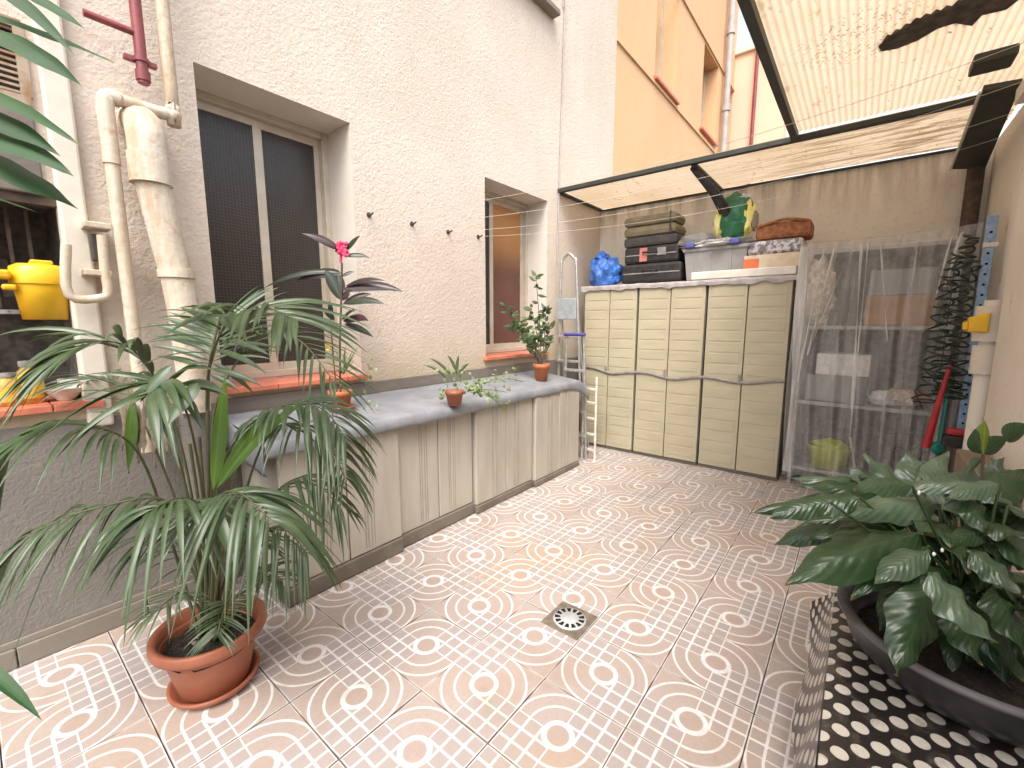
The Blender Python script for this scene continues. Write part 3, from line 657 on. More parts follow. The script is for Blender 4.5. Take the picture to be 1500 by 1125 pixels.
B().lathe((c.x, 2.64, zb_), [(.088, Hh*.63), (.089, Hh*.69), (.083, Hh*.92), (.06, Hh*.98), (.001, Hh)], 24, 1.0, .75).box(c.x-.025, 2.60, zb_+Hh*.96, c.x+.04, 2.66, zb_+Hh*1.05, bev=.006).box(c.x-.135, 2.58, zb_+Hh*.68, c.x-.08, 2.63, zb_+Hh*.84, bev=.01).build('lid', M['yellow'], yk)
B().box(c.x-.11, 2.585, zb_+Hh*.50, c.x-.07, 2.62, zb_+Hh*.60, bev=.008).build('latch', M['yellow'], yk)
for k, (px, w_, h_, mm) in enumerate(((12, .045, .12, 'jar_amber'), (45, .04, .16, 'jar_amber'))):
    p = at(px, 568, 1, 2.68); j = thing('glass_jar', (p.x, 2.68, 1.067), ['squat amber jar with yellow label on the niche sill', 'taller amber jar beside the squat jar on the niche sill'][k], 'jar', 'jars on the niche sill')
    B().lathe((p.x, 2.68, 1.068), [(.001, 0), (w_, 0), (w_, h_*.75), (w_*.6, h_*.9), (w_*.6, h_)], 18).build('glass', M['jar_amber'], j)
    B().lathe((p.x, 2.68, 1.068), [(w_+.001, h_*.15), (w_+.001, h_*.6)], 18).build('label', M['label_y'], j)
    B().lathe((p.x, 2.68, 1.068), [(w_*.65, h_*.95), (w_*.65, h_*1.1), (.001, h_*1.1)], 18).build('lid', M['clutter'], j)
p = at(95, 565, 1, 2.68)
tag(B().lathe((p.x, 2.68, 1.068), [(.03, 0), (.035, .01), (.075, .05), (.08, .055), (.072, .052), (.03, .015), (.001, .012)], 24).build('bowl', M['enamel']), 'white enamel bowl on the niche sill beside the jars', 'bowl')
tag(B().box(p.x-.01, 2.74, 1.068, p.x+.07, 2.82, 1.15, bev=.006).build('small_carton', M['enamel']), 'small white carton behind the bowl in the niche', 'box')

# ------------------------------------------------------------------ low storage bench units
YF = 2.10
def door_bm(x0, x1, z0, z1, y):
    b = B(); b.box(x0, y, z0, x1, y+.03, z1, bev=.006); return b
def bench(x0, x1, yf, zb, ndoor, label, zt0, zt1):
    t = thing('storage_cabinet', ((x0+x1)/2, yf, 0), label, 'cabinet', 'low beige storage cabinets under the oilcloth')
    B().box(x0+.01, yf+.03, zb, x1-.01, WY-.03, .83).build('carcass', M['bench'], t)
    B().box(x0, yf-.012, .002, x1-.003, yf+.10, zb, bev=.008).build('base_rail', M['bench_trim'], t)
    wd = (x1-x0)/ndoor
    for k in range(ndoor):
        a, c = x0+wd*k+.004, x0+wd*(k+1)-.004
        d = door_bm(a, c, zb+.004, .832, yf); dd = d.build('door', M['bench'], t)
        xs = a+(c-a)*(.60 if k % 2 == 0 else .36)
        gv = B()
        for q in (-.028, -.012, .012, .030): gv.box(xs+q-.0025, yf-.0025, zb+.03, xs+q+.0025, yf+.001, .80)
        gv.build('groove', M['groove'], dd)
        rb = B().box(xs-.008, yf-.005, zb+.03, xs+.008, yf, .80, bev=.002); rb.build('rib', M['bench'], dd)
    return t
bench(.86, 1.56, YF, .095, 2, 'low beige storage cabinet nearest the palm with its left side showing', 0, 0)
bench(1.565, 2.22, YF+.03, .085, 2, 'middle low beige storage cabinet set slightly back between its neighbours', 0, 0)
bench(2.225, 2.92, YF+.0, .06, 2, 'third low beige storage cabinet behind the trailing ivy', 0, 0)
bench(2.925, 3.66, YF-.03, .05, 2, 'farthest low beige storage cabinet beside the ladders', 0, 0)
# oilcloth
x0, x1 = .80, 3.82
def cloth(u, v):
    x = x0+(x1-x0)*u; L = .62; s_ = v*L
    drop = .062+.014*mnoise.noise(Vector((x*4, 1, 0))) + (.04 if x > 3.4 else 0)*(x-3.4)/.3
    yb_, yfr = WY-.02, YF-.028+.012*mnoise.noise(Vector((x*3, 7, 0)))
    top = .535
    if s_ < top:
        k = s_/top; yy = yb_+(yfr-yb_)*k; z = .915-.065*k+.004*mnoise.noise(Vector((x*3, yy*7, 0)))+.003*abs(mnoise.noise(Vector((x*7+yy*5, yy*2, 4))))
    else:
        k = (s_-top)/(L-top); yy = yfr-.012*math.sin(k*2.4)+.012*k*mnoise.noise(Vector((x*14, 3, 0))); z = .85-.005*(1-math.cos(min(k*3, 1)*1.57))-drop*k
    if x > 3.62: z -= .10*((x-3.62)/.2)**1.5
    return (x, yy, z)
b = B().grid(cloth, 110, 26)
def side(u, v):
    yy = YF-.028+(WY-.02-YF+.028)*u; z = .85+.065*u-.16*v-.02*mnoise.noise(Vector((yy*9, 0, 0))); return (x0-.01*math.sin(v*3), yy, z)
b.grid(side, 16, 6)
oc = b.build('oilcloth', M['tarp']); tag(oc, 'blue grey oilcloth draped over the row of low cabinets', 'cloth')
sm = oc.modifiers.new('sol', 'SOLIDIFY'); sm.thickness = .003

# ------------------------------------------------------------------ tall cabinets
XC = 4.36
CZ = 1.78
ys = [2.44, 1.815, 1.148, .462]
def cabinet(y1, y0, label):
    t = thing('tall_cabinet', (XC, (y0+y1)/2, 0), label, 'cabinet', 'three tall beige cabinets against the back wall')
    B().box(XC+.03, y0+.004, .03, XC+.50, y1-.004, CZ, bev=.006).build('carcass', M['cab_dark'], t)
    B().box(XC+.01, y0+.006, .002, XC+.4, y1-.006, .03).build('base', M['cab_dark'], t)
    ym = (y0+y1)/2
    for (a, c) in ((y0+.012, ym-.004), (ym+.004, y1-.012)):
        d = B().box(XC, a, .035, XC+.03, c, CZ-.012, bev=.005).build('door', M['cab'], t)
        for (z0, z1, m_) in ((.07, .80, 7), (.92, CZ-.05, 8)):
            for k in range(m_):
                za = z0+(z1-z0)*k/m_; zb_ = z0+(z1-z0)*(k+1)/m_
                B().box(XC-.003, a+.03, za+.008, XC+.001, c-.03, zb_-.008, bev=.004).build('slat', M['cab'], d)
    B().box(XC-.018, ym+.010, .86, XC-.009, ym+.03, .93, bev=.003).build('latch', M['strap'], t)
cabinet(ys[0], ys[1], 'tall beige ribbed cabinet nearest the ladders, under the blue bag')
cabinet(ys[1], ys[2], 'middle tall beige ribbed cabinet under the grey tub')
cabinet(ys[2], ys[3], 'right tall beige ribbed cabinet beside the plastic covered shelves')
b = B(); N = 60
def strap(u, v):
    y_ = ys[0]-.05+(ys[3]+.01-ys[0]+.05)*u; seg = [0, .33, .66, 1]
    z = .885+.022*math.cos(u*3*2*math.pi)*.8 - .02*math.sin(u*3.1)+.01*mnoise.noise(Vector((u*9, 0, 0)))
    return (XC-.008-.008*math.sin(v*math.pi), y_, z+.032*(v-.5))
b.grid(strap, N, 4); o = b.build('strap', M['strap']); tag(o, 'grey strap taped right across the three tall cabinets', 'strap')
def tops(u, v):
    y_ = ys[0]+.03+(ys[3]-.03-ys[0]-.03)*u
    zz = CZ+.012+.008*mnoise.noise(Vector((u*14, v*3, 0)))
    if v > .9: return (XC-.02, y_, zz-.05*(v-.9)/.1*(1+.5*mnoise.noise(Vector((u*20, 5, 0)))))
    return (XC+.5-(.52)*v/.9, y_, zz)
b = B().grid(tops, 60, 20); o = b.build('cover_sheet', M['cab_sheet']); tag(o, 'grey plastic sheet laid over the tops of the tall cabinets', 'sheet')

ZT = CZ+.022
def zfix(b, z=None):
    return b
def item(px0, py0, px1, py1, X, d, z0, bev=.02):       # box resting at height z0, size from the photo
    c0, c1 = at(px0, (py0+py1)/2, 0, X), at(px1, (py0+py1)/2, 0, X); hh = at((px0+px1)/2, py0, 0, X).z-at((px0+px1)/2, py1, 0, X).z
    return (X, min(c0.y, c1.y), z0, X+d, max(c0.y, c1.y), z0+hh)
# blue bag
c = at(888, 400, 0, 4.55)
bb = thing('plastic_bag', (4.55, c.y, ZT), 'bulging blue plastic bag on the left end of the cabinets', 'bag')
B().blob((4.55, c.y, ZT+.13), .20, (.8, .92, .95), .18, 5, 4, 3, flat=-.128).build('body', M['blue_bag'], bb)
B().blob((4.50, c.y+.03, ZT+.31), .06, (.8, 1.1, .9), .4, 6, 3, 5).build('knot', M['blue_bag'], bb)
# suitcases
def suitcase(dim, label, m, details=True, tagp=None):
    x0_, y0_, z0_, x1_, y1_, z1_ = dim
    t = thing('suitcase', ((x0_+x1_)/2, (y0_+y1_)/2, z0_), label, 'suitcase', 'luggage stacked on the cabinets')
    B().box(*dim, bev=.03).build('body', m, t)
    if details:
        zz = (z0_+z1_)/2; B().box(x0_-.004, y0_+.02, zz-.006, x0_+.01, y1_-.02, zz+.006, bev=.003).build('zip', M['grey_cloth'], t)
        B().tube(smooth_path([(x0_+.02, (y0_+y1_)/2-.07, zz+.02), (x0_-.03, (y0_+y1_)/2-.06, zz+.02), (x0_-.03, (y0_+y1_)/2+.06, zz+.02), (x0_+.02, (y0_+y1_)/2+.07, zz+.02)], 4), .008, 8).build('handle', M['black_cloth'], t)
        for sy in (y0_+.04, y1_-.04): B().tube([(x1_-.06, sy-.015, z0_+.02), (x1_-.06, sy+.015, z0_+.02)], .022, 12).build('wheel', M['dark_cloth'], t)
    return t
d1 = item(910, 387, 998, 416, 4.42, .42, ZT); suitcase(d1, 'large black suitcase at the bottom of the luggage stack', M['black_cloth'])
d2 = item(914, 361, 994, 387, 4.44, .40, d1[5]); t = suitcase(d2, 'black suitcase with a pink ribbon tag, second from the bottom', M['black_cloth'])
B().box(d2[0]-.012, (d2[1]+d2[4])/2+.03, d2[2]+.02, d2[0]-.002, (d2[1]+d2[4])/2+.11, d2[5]-.02, bev=.004).build('ribbon_tag', M['pink'], t)
B().box(d2[0]-.010, (d2[1]+d2[4])/2-.16, d2[2]+.07, d2[0]-.002, (d2[1]+d2[4])/2-.07, d2[5]-.03, bev=.004).build('badge', M['grey_cloth'], t)
d3 = item(913, 346, 992, 361, 4.44, .38, d2[5]); suitcase(d3, 'thin charcoal soft case under the olive bedroll', M['dark_cloth'], False)
d4 = item(912, 330, 990, 346, 4.44, .36, d3[5]); d5 = item(912, 314, 990, 330, 4.45, .34, d4[5])
t = thing('bedroll', ((d4[0]+d4[3])/2, (d4[1]+d4[4])/2, d4[2]), 'folded olive canvas bedroll on top of the luggage stack', 'bedroll')
B().box(*d4, bev=.05).build('fold', M['olive'], t); B().box(*d5, bev=.05).build('fold', M['olive'], t)
B().tube(smooth_path([(d5[0]+.02, d5[1]+.06, d5[5]), (d5[0]-.01, d5[1]+.05, d4[5]), (d4[0]+.0, d4[1]+.05, d4[2])], 4), .008, 6).build('strap', M['dark_cloth'], t)
# tub
d = item(1002, 362, 1094, 406, 4.42, .42, ZT+.0)
t = thing('storage_tub', (4.6, (d[1]+d[4])/2, ZT), 'grey plastic storage tub between the luggage and the cartons', 'tub')
b = B(); ww, dd_, hh = (d[4]-d[1])/2, .21, d[5]-d[2]; cy_ = (d[1]+d[4])/2; n0 = 0
for z, k in ((0, .90), (hh, 1.0)):
    for sx, sy in ((-1, -1), (1, -1), (1, 1), (-1, 1)): b.v.append(Vector((4.42+dd_+sx*dd_*k, cy_+sy*ww*k, ZT+z)))
for i in range(4): b.face((i, (i+1) % 4, 4+(i+1) % 4, 4+i))
b.face((3, 2, 1, 0)); b.build('body', M['tub'], t)
B().box(4.405, cy_-ww-.015, ZT+hh-.01, 4.42+2*dd_+.01, cy_+ww+.015, ZT+hh+.022, bev=.008).build('rim', M['tub'], t)
for k in (-.5, .15, .6): B().box(4.418, cy_+k*ww-.008, ZT+.01, 4.44, cy_+k*ww+.008, ZT+hh-.012, bev=.003).build('rib', M['tub'], t)
zt2 = ZT+hh+.024
t = thing('folded_sheeting', (4.6, cy_, zt2), 'white and blue plastic sheeting heaped on the grey tub', 'sheeting')
B().blob((4.58, cy_+.0, zt2+.03), .36, (.55, 1.0, .13), .25, 8, 4, 4, flat=-.028).build('sheet', M['white_sheet'], t)
B().blob((4.52, cy_+.19, zt2+.07), .13, (.8, 1.3, .6), .25, 6, 3, 8).build('hood', M['grey_cloth'], t)
for k in (-.17, .22): B().box(4.37, cy_+k-.04, zt2+.0, 4.40, cy_+k+.04, zt2+.05, bev=.012).build('blue_patch', M['blue_print'], t)
# green sack
c = at(1076, 322, 0, 4.5); zs0 = zt2+.06; hs_ = at(1076, 288, 0, 4.5).z-zs0
t = thing('printed_sack', (4.5, c.y, zs0), 'green sack with yellow and white print standing on the tub', 'sack')
B().blob((4.5, c.y, zs0+hs_*.5), hs_*.52, (.55, .82, 1.05), .12, 5, 4, 2).build('body', M['green_bag'], t)
B().blob((4.47, c.y+.125, zs0+hs_*.42), .09, (.55, .5, 1.25), .2, 5, 3, 4).build('yellow_side', M['yellow_print'], t)
B().blob((4.47, c.y-.12, zs0+hs_*.45), .10, (.55, .5, 1.5), .25, 6, 3, 6).build('yellow_side', M['yellow_print'], t)
B().blob((4.47, c.y-.17, zs0+hs_*.36), .06, (.6, .5, 1.4), .2, 6, 3, 7).build('olive_patch', M['olive'], t)
B().blob((4.5, c.y-.07, zs0+hs_*.93), .05, (.7, 1.2, .6), .4, 6, 3, 9).build('knot', M['white_sheet'], t)
# folded clothes airer hanging under cross beam
t = thing('folded_umbrella', (4.3, 1.25, 2.4), 'black folded umbrella hooked on the roof beam above the green sack', 'umbrella')
pa, pb, pc = at(1012, 246, 0, 4.12), at(1048, 284, 0, 4.3), at(1074, 330, 0, 4.5)
B().tube(smooth_path([pa, pb, pc], 5), [.012+.028*min(1, i/4) for i in range(11)], 10).build('canopy', M['black_cloth'], t)
for k in range(7):
    o_ = Vector((0, .03*math.sin(k*2.1), .02*math.cos(k*1.7))); B().tube(smooth_path([pa+(pb-pa)*.6+o_, pb+o_*1.6, pb+(pc-pb)*.6+o_*1.9], 4), .006, 5).build('rib', M['strap'] if k % 3 == 0 else M['black_cloth'], t)
# cartons
d = item(1012, 399, 1166, 411, 4.36, .45, ZT-.004); o = B().box(*d, bev=.01).build('white_board', M['white_slab']); tag(o, 'long white board lying along the cabinet edge under the cartons', 'board')
zz = d[5]; d = item(1089, 381, 1171, 401, 4.40, .35, zz)
t = thing('carton', ((d[0]+d[3])/2, (d[1]+d[4])/2, zz), 'long pale carton with orange end at the right of the cabinet top', 'box')
B().box(*d, bev=.004).build('body', M['carton'], t); B().box(d[0]-.003, d[4]-.12, d[2]+.002, d[0]+.1, d[4]+.003, d[5]-.03, bev=.003).build('printed_end', M['carton_orange'], t)
zz = d[5]; d = item(1094, 359, 1176, 381, 4.42, .30, zz); o = B().box(*d, bev=.03).build('foil_pack', M['foil']); tag(o, 'wrinkled foil wrapped pack between the carton and the wicker basket', 'pack')
zz = d[5]; d = item(1106, 334, 1187, 359, 4.42, .30, zz)
t = thing('wicker_basket', ((d[0]+d[3])/2, (d[1]+d[4])/2, zz), 'orange brown wicker basket on top of the foil pack', 'basket')
B().box(*d, bev=.03).build('body', M['wicker'], t)
B().tube(smooth_path([(d[0], d[1]+.02, d[5]-.02), (d[0]-.01, (d[1]+d[4])/2, d[5]+.01), (d[0], d[4]-.02, d[5]-.03)], 5), .012, 8).build('rim', M['wicker'], t)

# ------------------------------------------------------------------ shelving under plastic film
y0, y1 = -.52, .40; xs0, xs1 = 4.42, 4.90
t = thing('shelving_unit', (4.66, (y0+y1)/2, 0), 'grey metal shelving unit full of boxes at the right of the cabinets', 'shelves')
for x in (xs0, xs1):
    for y_ in (y0, y1-.03): B().box(x, y_, 0, x+.03, y_+.03, 2.0, bev=.003).build('upright', M['shelf_steel'], t)
for z in (.16, .74, 1.375, 1.98): B().box(xs0+.001, y0+.031, z-.03, xs1+.028, y1-.031, z, bev=.004).build('shelf', M['shelf_steel'], t)
B().box(xs1+.032, y0, .05, xs1+.045, y1, 2.0).build('back_panel', M['clutter'], t)
def onshelf(px0, py0, px1, py1, zb_, X=4.46, d=.36, bev=.006): return item(px0, py0, px1, py1, X, d, zb_, bev)
d = onshelf(1268, 425, 1372, 470, 1.376); tag(B().box(*d, bev=.006).box(d[0]-.003, d[1]+.1, d[2]+.06, d[0], d[1]+.25, d[2]+.12).build('cardboard_box', M['cardboard']), 'brown cardboard box on the upper shelf behind the film', 'box')
zz = d[5]; d = onshelf(1275, 385, 1375, 424, zz); o = tag(B().box(*d, bev=.01).build('storage_box', M['grey_box']), 'dark grey box on top of the brown cardboard box', 'box')
d = onshelf(1232, 400, 1262, 470, 1.376); tag(B().box(*d, bev=.01).build('storage_box', M['dark_cloth']), 'narrow dark box beside the white bundle on the upper shelf', 'box')
c = at(1198, 425, 0, 4.5); tag(B().blob((4.52, c.y, 1.376+.26), .27, (.5, .42, .98), .22, 6, 4, 1).build('wadding_bundle', M['white_fluff']), 'tall cream wadding bundle behind the film at the upper left', 'bundle')
d = onshelf(1180, 545, 1270, 585, .741); tag(B().box(*d, bev=.012).build('storage_box', M['grey_box']), 'wide grey box on the middle shelf under the white box', 'box')
zz = d[5]; tag(B().box(*onshelf(1196, 511, 1276, 543, zz), bev=.01).build('white_box', M['white_sheet']), 'white lidded box on top of the grey box', 'box')
c = at(1325, 575, 0, 4.5)
for k in range(5): tag(B().blob((4.5+.03*k, c.y+.12-.065*k, .75+.05+.02*(k % 2)), .085, (.9, 1, .7), .35, 6, 3, k+11, flat=-.05).build('plastic_bag', M[('white_sheet', 'carton', 'white_fluff', 'pink', 'grey_cloth')[k]]), ['crumpled white bag at the left of the middle shelf heap', 'crumpled beige bag in the middle shelf heap', 'fluffy cream bag in the centre of the middle shelf heap', 'crumpled pink bag in the middle shelf heap', 'crumpled grey bag at the right of the middle shelf heap'][k], 'bag')
c = at(1322, 640, 0, 4.46)
fn = thing('box_fan', (4.46, c.y, .16), 'round grilled fan on the lowest shelf behind the film', 'fan')
R_ = .19; cz_ = .16+R_+.02
rg = B(); rg.tube([(4.46, c.y+R_*math.cos(a*.2618), cz_+R_*math.sin(a*.2618)) for a in range(25)], .009, 6).build('guard_ring', M['dark_cloth'], fn)
for k in range(8):
    a = k*math.pi/8; B().tube([(4.458, c.y+R_*math.cos(a), cz_+R_*math.sin(a)), (4.458, c.y-R_*math.cos(a), cz_-R_*math.sin(a))], .003, 5).build('guard_wire', M['dark_cloth'], fn)
B().lathe((4.55, c.y, .161), [(.001, 0), (.10, 0), (.10, .02), (.02, .03)], 20).build('base', M['black_cloth'], fn)
B().tube([(4.475, c.y, cz_), (4.55, c.y, cz_)], .05, 16).build('hub', M['black_cloth'], fn)
c = at(1212, 678, 0, 4.50)
bk = thing('lime_bucket', (4.5, c.y, .16), 'lime yellow bucket on the lowest shelf behind the film', 'bucket')
B().lathe((4.56, c.y, .161), [(.001, 0), (.12, 0), (.155, .17), (.165, .19), (.158, .19), (.148, .17)], 28, .8, 1).build('body', M['lime'], bk)
B().blob((4.56, c.y, .161+.18), .13, (.8, 1, .5), .3, 6, 3, 3).build('cloth', M['lime'], bk)
# film
XF = 4.355
def film(u, v):
    y_ = y1+.04+(y0-.06-y1-.04)*u; z = 2.03+.03*u-.02*math.sin(u*math.pi)-v*1.93
    a = .006+.028*v; x = XF-.01-a*(math.sin(u*41+2*math.sin(v*3))+.6*math.sin(u*83+v*2)+mnoise.noise(Vector((u*9, v*2, 0)))*1.5)-.02
    return (x, y_+.02*v*math.sin(v*4+u*3), z)
fm = thing('plastic_cover', (XF, 0, 0), 'clear plastic film sheet hung over the shelving unit in folds', 'cover')
b = B(); b.grid(film, 150, 24)
def ftop(u, v): return (film(u, 0)[0]+.5*v, film(u, 0)[1], film(u, 0)[2]+.006+.01*mnoise.noise(Vector((u*8, v*4, 2))))
b.grid(ftop, 60, 8); b.build('sheet', M['film'], fm)
for k, (px, py0, px2, py2, wd) in enumerate(((1178, 362, 1152, 690, .05), (1222, 365, 1183, 520, .012), (1262, 358, 1248, 600, .015), (1272, 356, 1245, 640, .012), (1232, 400, 1190, 500, .010), (1395, 345, 1372, 430, .012), (1410, 340, 1385, 420, .02), (1290, 360, 1300, 500, .008), (1245, 640, 1255, 700, .015), (1207, 365, 1168, 560, .01), (1345, 352, 1335, 420, .006))):
    pa, pb = at(px, py0, 0, XF-.045), at(px2, py2, 0, XF-.06)
    def fold(u, v, pa=pa, pb=pb, wd=wd, k=k):
        p = pa.lerp(pb, u); return (p.x-.012*math.sin(v*math.pi), p.y+wd*(v-.5)*(1+.5*math.sin(u*7+k)), p.z)
    B().grid(fold, 14, 4).build('fold', M['film_fold'], fm)

# ------------------------------------------------------------------ right side: hose, rail, pipe, nozzle
hz = thing('coiled_hose', (4.2, -.45, 1.0), 'dark green coiled garden hose hanging beside the blue rail', 'hose')
for q, (path, rad, turns) in enumerate(((((1424, 345), (1408, 400), (1392, 470), (1385, 540), (1390, 580)), .062, 24), (((1405, 372), (1385, 420), (1378, 480), (1368, 540), (1352, 590)), .058, 16), (((1428, 380), (1412, 450), (1405, 520), (1400, 585)), .05, 16))):
    ax_ = smooth_path([at(px, py, 0, 4.22-.05*q) for px, py in path], 60); pts = []
    for i, p in enumerate(ax_):
        a = i/len(ax_)*turns*2*math.pi+q; rr_ = rad*(.55+.65*i/len(ax_))*(1+.25*math.sin(i*.37+q)); pts.append(p+Vector((math.cos(a)*rr_, math.sin(a)*rr_, .012*math.sin(a*1.3))))
    B().tube(smooth_path(pts[::2], 3), .0066, 6).build('coil', M['hose'], hz)
B().tube(smooth_path([at(px, py, 0, 4.16) for px, py in ((1390, 560), (1345, 535), (1372, 560), (1360, 580), (1340, 570), (1352, 600))], 6), .005, 6).build('loose_end', M['hose'], hz)
tag(B().blob(at(1372, 655, 0, 4.12), .035, (.8, 1.2, 1.2), .2, 4, 3, 1).tube([at(1376, 650, 0, 4.12), at(1384, 600, 0, 4.15), at(1390, 560, 0, 4.18)], .012, 8).build('spray_nozzle', M['teal']), 'teal green spray nozzle at the lower end of the hose', 'nozzle')
rl = thing('blue_rail', (4.2, -.6, .6), 'light blue perforated metal rail leaning upright by the right wall', 'rail')
pa, pb = at(1455, 315, 0, 4.18), at(1405, 632, 0, 4.18)
b = B(); b.box(pa.x-.012, pa.y-.026, pb.z, pa.x+.012, pa.y+.026, pa.z, bev=.006); b.build('bar', M['blue_rail'], rl)
for k in range(20):
    z = pb.z+.06+k*(pa.z-pb.z-.1)/20; B().tube([(pa.x-.0135, pa.y, z), (pa.x-.0115, pa.y, z)], .008, 8).build('hole', M['black'], rl)
B().box(pa.x-.02, pa.y-.04, pa.z-.20, pa.x-.013, pa.y+.03, pa.z-.17, bev=.003).build('clip', M['white_slab'], rl)
o = B().tube([at(1392, 535, 0, 4.1), at(1372, 600, 0, 4.1), at(1356, 655, 0, 4.1)], [.012, .018, .026], 10).build('broom', M['red']); tag(o, 'red plastic broom handle leaning under the coiled hose', 'broom')
t = thing('dustpan', tuple(at(1405, 650, 0, 4.0)), 'red and black dustpan hanging at the foot of the blue rail', 'dustpan')
p = at(1404, 634, 0, 4.0); B().box(p.x-.02, p.y-.055, p.z-.02, p.x+.04, p.y+.055, p.z+.025, bev=.015).build('handle', M['red'], t)
B().box(p.x-.03, p.y-.07, p.z-.10, p.x+.05, p.y+.07, p.z-.022, bev=.01).build('pan', M['black_cloth'], t)
pp = thing('pvc_pipe', (3.78, -.53, 0), 'cream plastic drain pipe with thick couplings on the right pillar', 'pipe')
px_ = at(1450, 500, 0, 3.80); X_, Y_ = 3.80, px_.y
B().tube([(X_, Y_, 0), (X_, Y_, at(1460, 440, 0, X_).z)], .048, 16).build('pipe', M['right_wall'], pp)
for (a, c, r_) in ((at(1455, 500, 0, X_).z, at(1460, 448, 0, X_).z, .078), (at(1450, 548, 0, X_).z, at(1452, 506, 0, X_).z, .070)): B().tube([(X_, Y_, a), (X_, Y_, c)], r_, 20).build('coupling', M['cream_smooth'], pp)
p = at(1434, 474, 0, 3.72)
yb_ = B(); yb_.box(p.x-.02, p.y-.04, p.z-.05, p.x+.05, p.y+.045, p.z+.035, bev=.008).box(p.x-.02, p.y+.045, p.z-.035, p.x+.03, p.y+.065, p.z+.01, bev=.004)
for v in yb_.v:
    if v.z > p.z+.02: v.z += (p.y+.045-v.y)*.35
tag(yb_.build('wall_socket_box', M['yellow']), 'yellow plastic fitting fixed beside the pipe coupling', 'fitting')
tag(B().tube(smooth_path([at(1500, 448, 0, 3.55), at(1485, 455, 0, 3.6), at(1476, 462, 0, 3.65), at(1472, 520, 0, 3.65)], 5), .012, 8).build('conduit', M['right_wall']), 'thin painted conduit curling over the right pillar', 'pipe')

# clothes lines
hk = []
for k, (px, py) in enumerate(((540, 315), (603, 328), (656, 340), (700, 347))):
    p = at(px, py, 1, WY); t = thing('wall_hook', (p.x, WY, p.z), ['first clothes line hook, nearest the large window', 'second clothes line hook from the large window', 'third clothes line hook from the large window', 'fourth clothes line hook, nearest the small window'][k], 'hook', 'clothes line hooks on the cream wall')
    B().tube([(p.x, WY, p.z), (p.x, WY-.006, p.z)], .017, 12).build('plate', M['hook'], t)
    B().tube(smooth_path([(p.x, WY, p.z), (p.x, WY-.035, p.z), (p.x+.004, WY-.045, p.z+.012)], 3), .006, 6).build('pin', M['hook'], t)
    a = Vector((p.x, WY-.04, p.z)); c = Vector((p.x+1.15+.13*k, WR+.02, 2.60)); pts = []
    for i in range(25):
        u = i/24; q = a.lerp(c, u); q.z -= .30*4*u*(1-u)*.45; pts.append(q)
    tag(B().tube(pts, .0012, 5).build('clothes_line', M['wire']), ['clothes line from the hook nearest the large window', 'clothes line from the second hook', 'clothes line from the third hook', 'clothes line from the hook nearest the small window'][k], 'clothes line', 'clothes lines strung across the patio')

# ------------------------------------------------------------------ ladders
def ladder(name, label, base, w_b, w_t, H, lean, m, rungs, hoop=False, r=.014, gap=.0, tread=.05):
    t = thing(name, tuple(base), label, 'ladder'); bx, by, bz = base
    def side(s_, z): k = z/H; return Vector((bx+lean[0]*k, by+lean[1]*k+s_*(w_b*(1-k)+w_t*k)/2, bz+z))
    if hoop:
        a = [side(-1, z) for z in (0, H*.5, H*.93)]; c = [side(1, z) for z in (H*.93, H*.5, 0)]; top = side(-1, H); top2 = side(1, H)
        pts = a+[side(-1, H*.975)+Vector((0, w_t*.12, 0)), Vector((bx+lean[0], by+lean[1], bz+H)), side(1, H*.975)-Vector((0, w_t*.12, 0))]+c
        B().tube(smooth_path(pts, 5), r, 8).build('frame', m, t)
    else:
        for s_ in (-1, 1): B().tube([side(s_, 0), side(s_, H)], r, 8).build('rail', m, t)
    for z in rungs:
        a, c = side(-1, z), side(1, z); B().box(a.x-tread, a.y, a.z-.012, a.x+.012, c.y, a.z+.012, bev=.004).build('rung', m, t)
    return t, side
def lp(px, py, X): return at(px, py, 0, X)
pa = lp(833, 372, 3.96); ztop = pa.z
t, sd_ = ladder('step_ladder', 'tall aluminium step ladder with hoop top folded against the wall corner', (3.96, pa.y-.05, 0), .32, .17, ztop, (0, .05), M['ladder'], [.25, .5, .75, 1.0, 1.25], True)
pz = lp(833, 437, 3.94).z; pz2 = lp(833, 468, 3.94).z
B().box(3.925, pa.y-.115, pz2, 3.945, pa.y+.115, pz, bev=.006).build('platform', M['tread'], t)
for s_ in (-1, 1): B().tube([(3.99, pa.y+s_*.09, pz), (4.10, pa.y-.06+s_*.15, 0)], .011, 6).build('rear_leg', M['ladder'], t)
pa = lp(843, 490, 3.86)
t, _ = ladder('small_step_ladder', 'small aluminium step ladder with blue violet top bar in front of the tall ladder', (3.86, pa.y, 0), .30, .19, pa.z, (0, 0), M['ladder'], [.25, .5, .75, .92], False)
B().tube([(3.84, pa.y-.12, pa.z), (3.84, pa.y+.12, pa.z)], .016, 8).build('top_bar', M['blue_plastic'], t)
pa = lp(866, 552, 3.98); pb = lp(866, 655, 3.98)
t, _ = ladder('white_ladder', 'short white painted ladder leaning in the gap beside the tall cabinets', (3.90, pa.y-.03, 0), .15, .145, pa.z, (.1, .05), M['ladder_white'], [.10, .26, .42, .58, .72], False, r=.012, tread=.01)

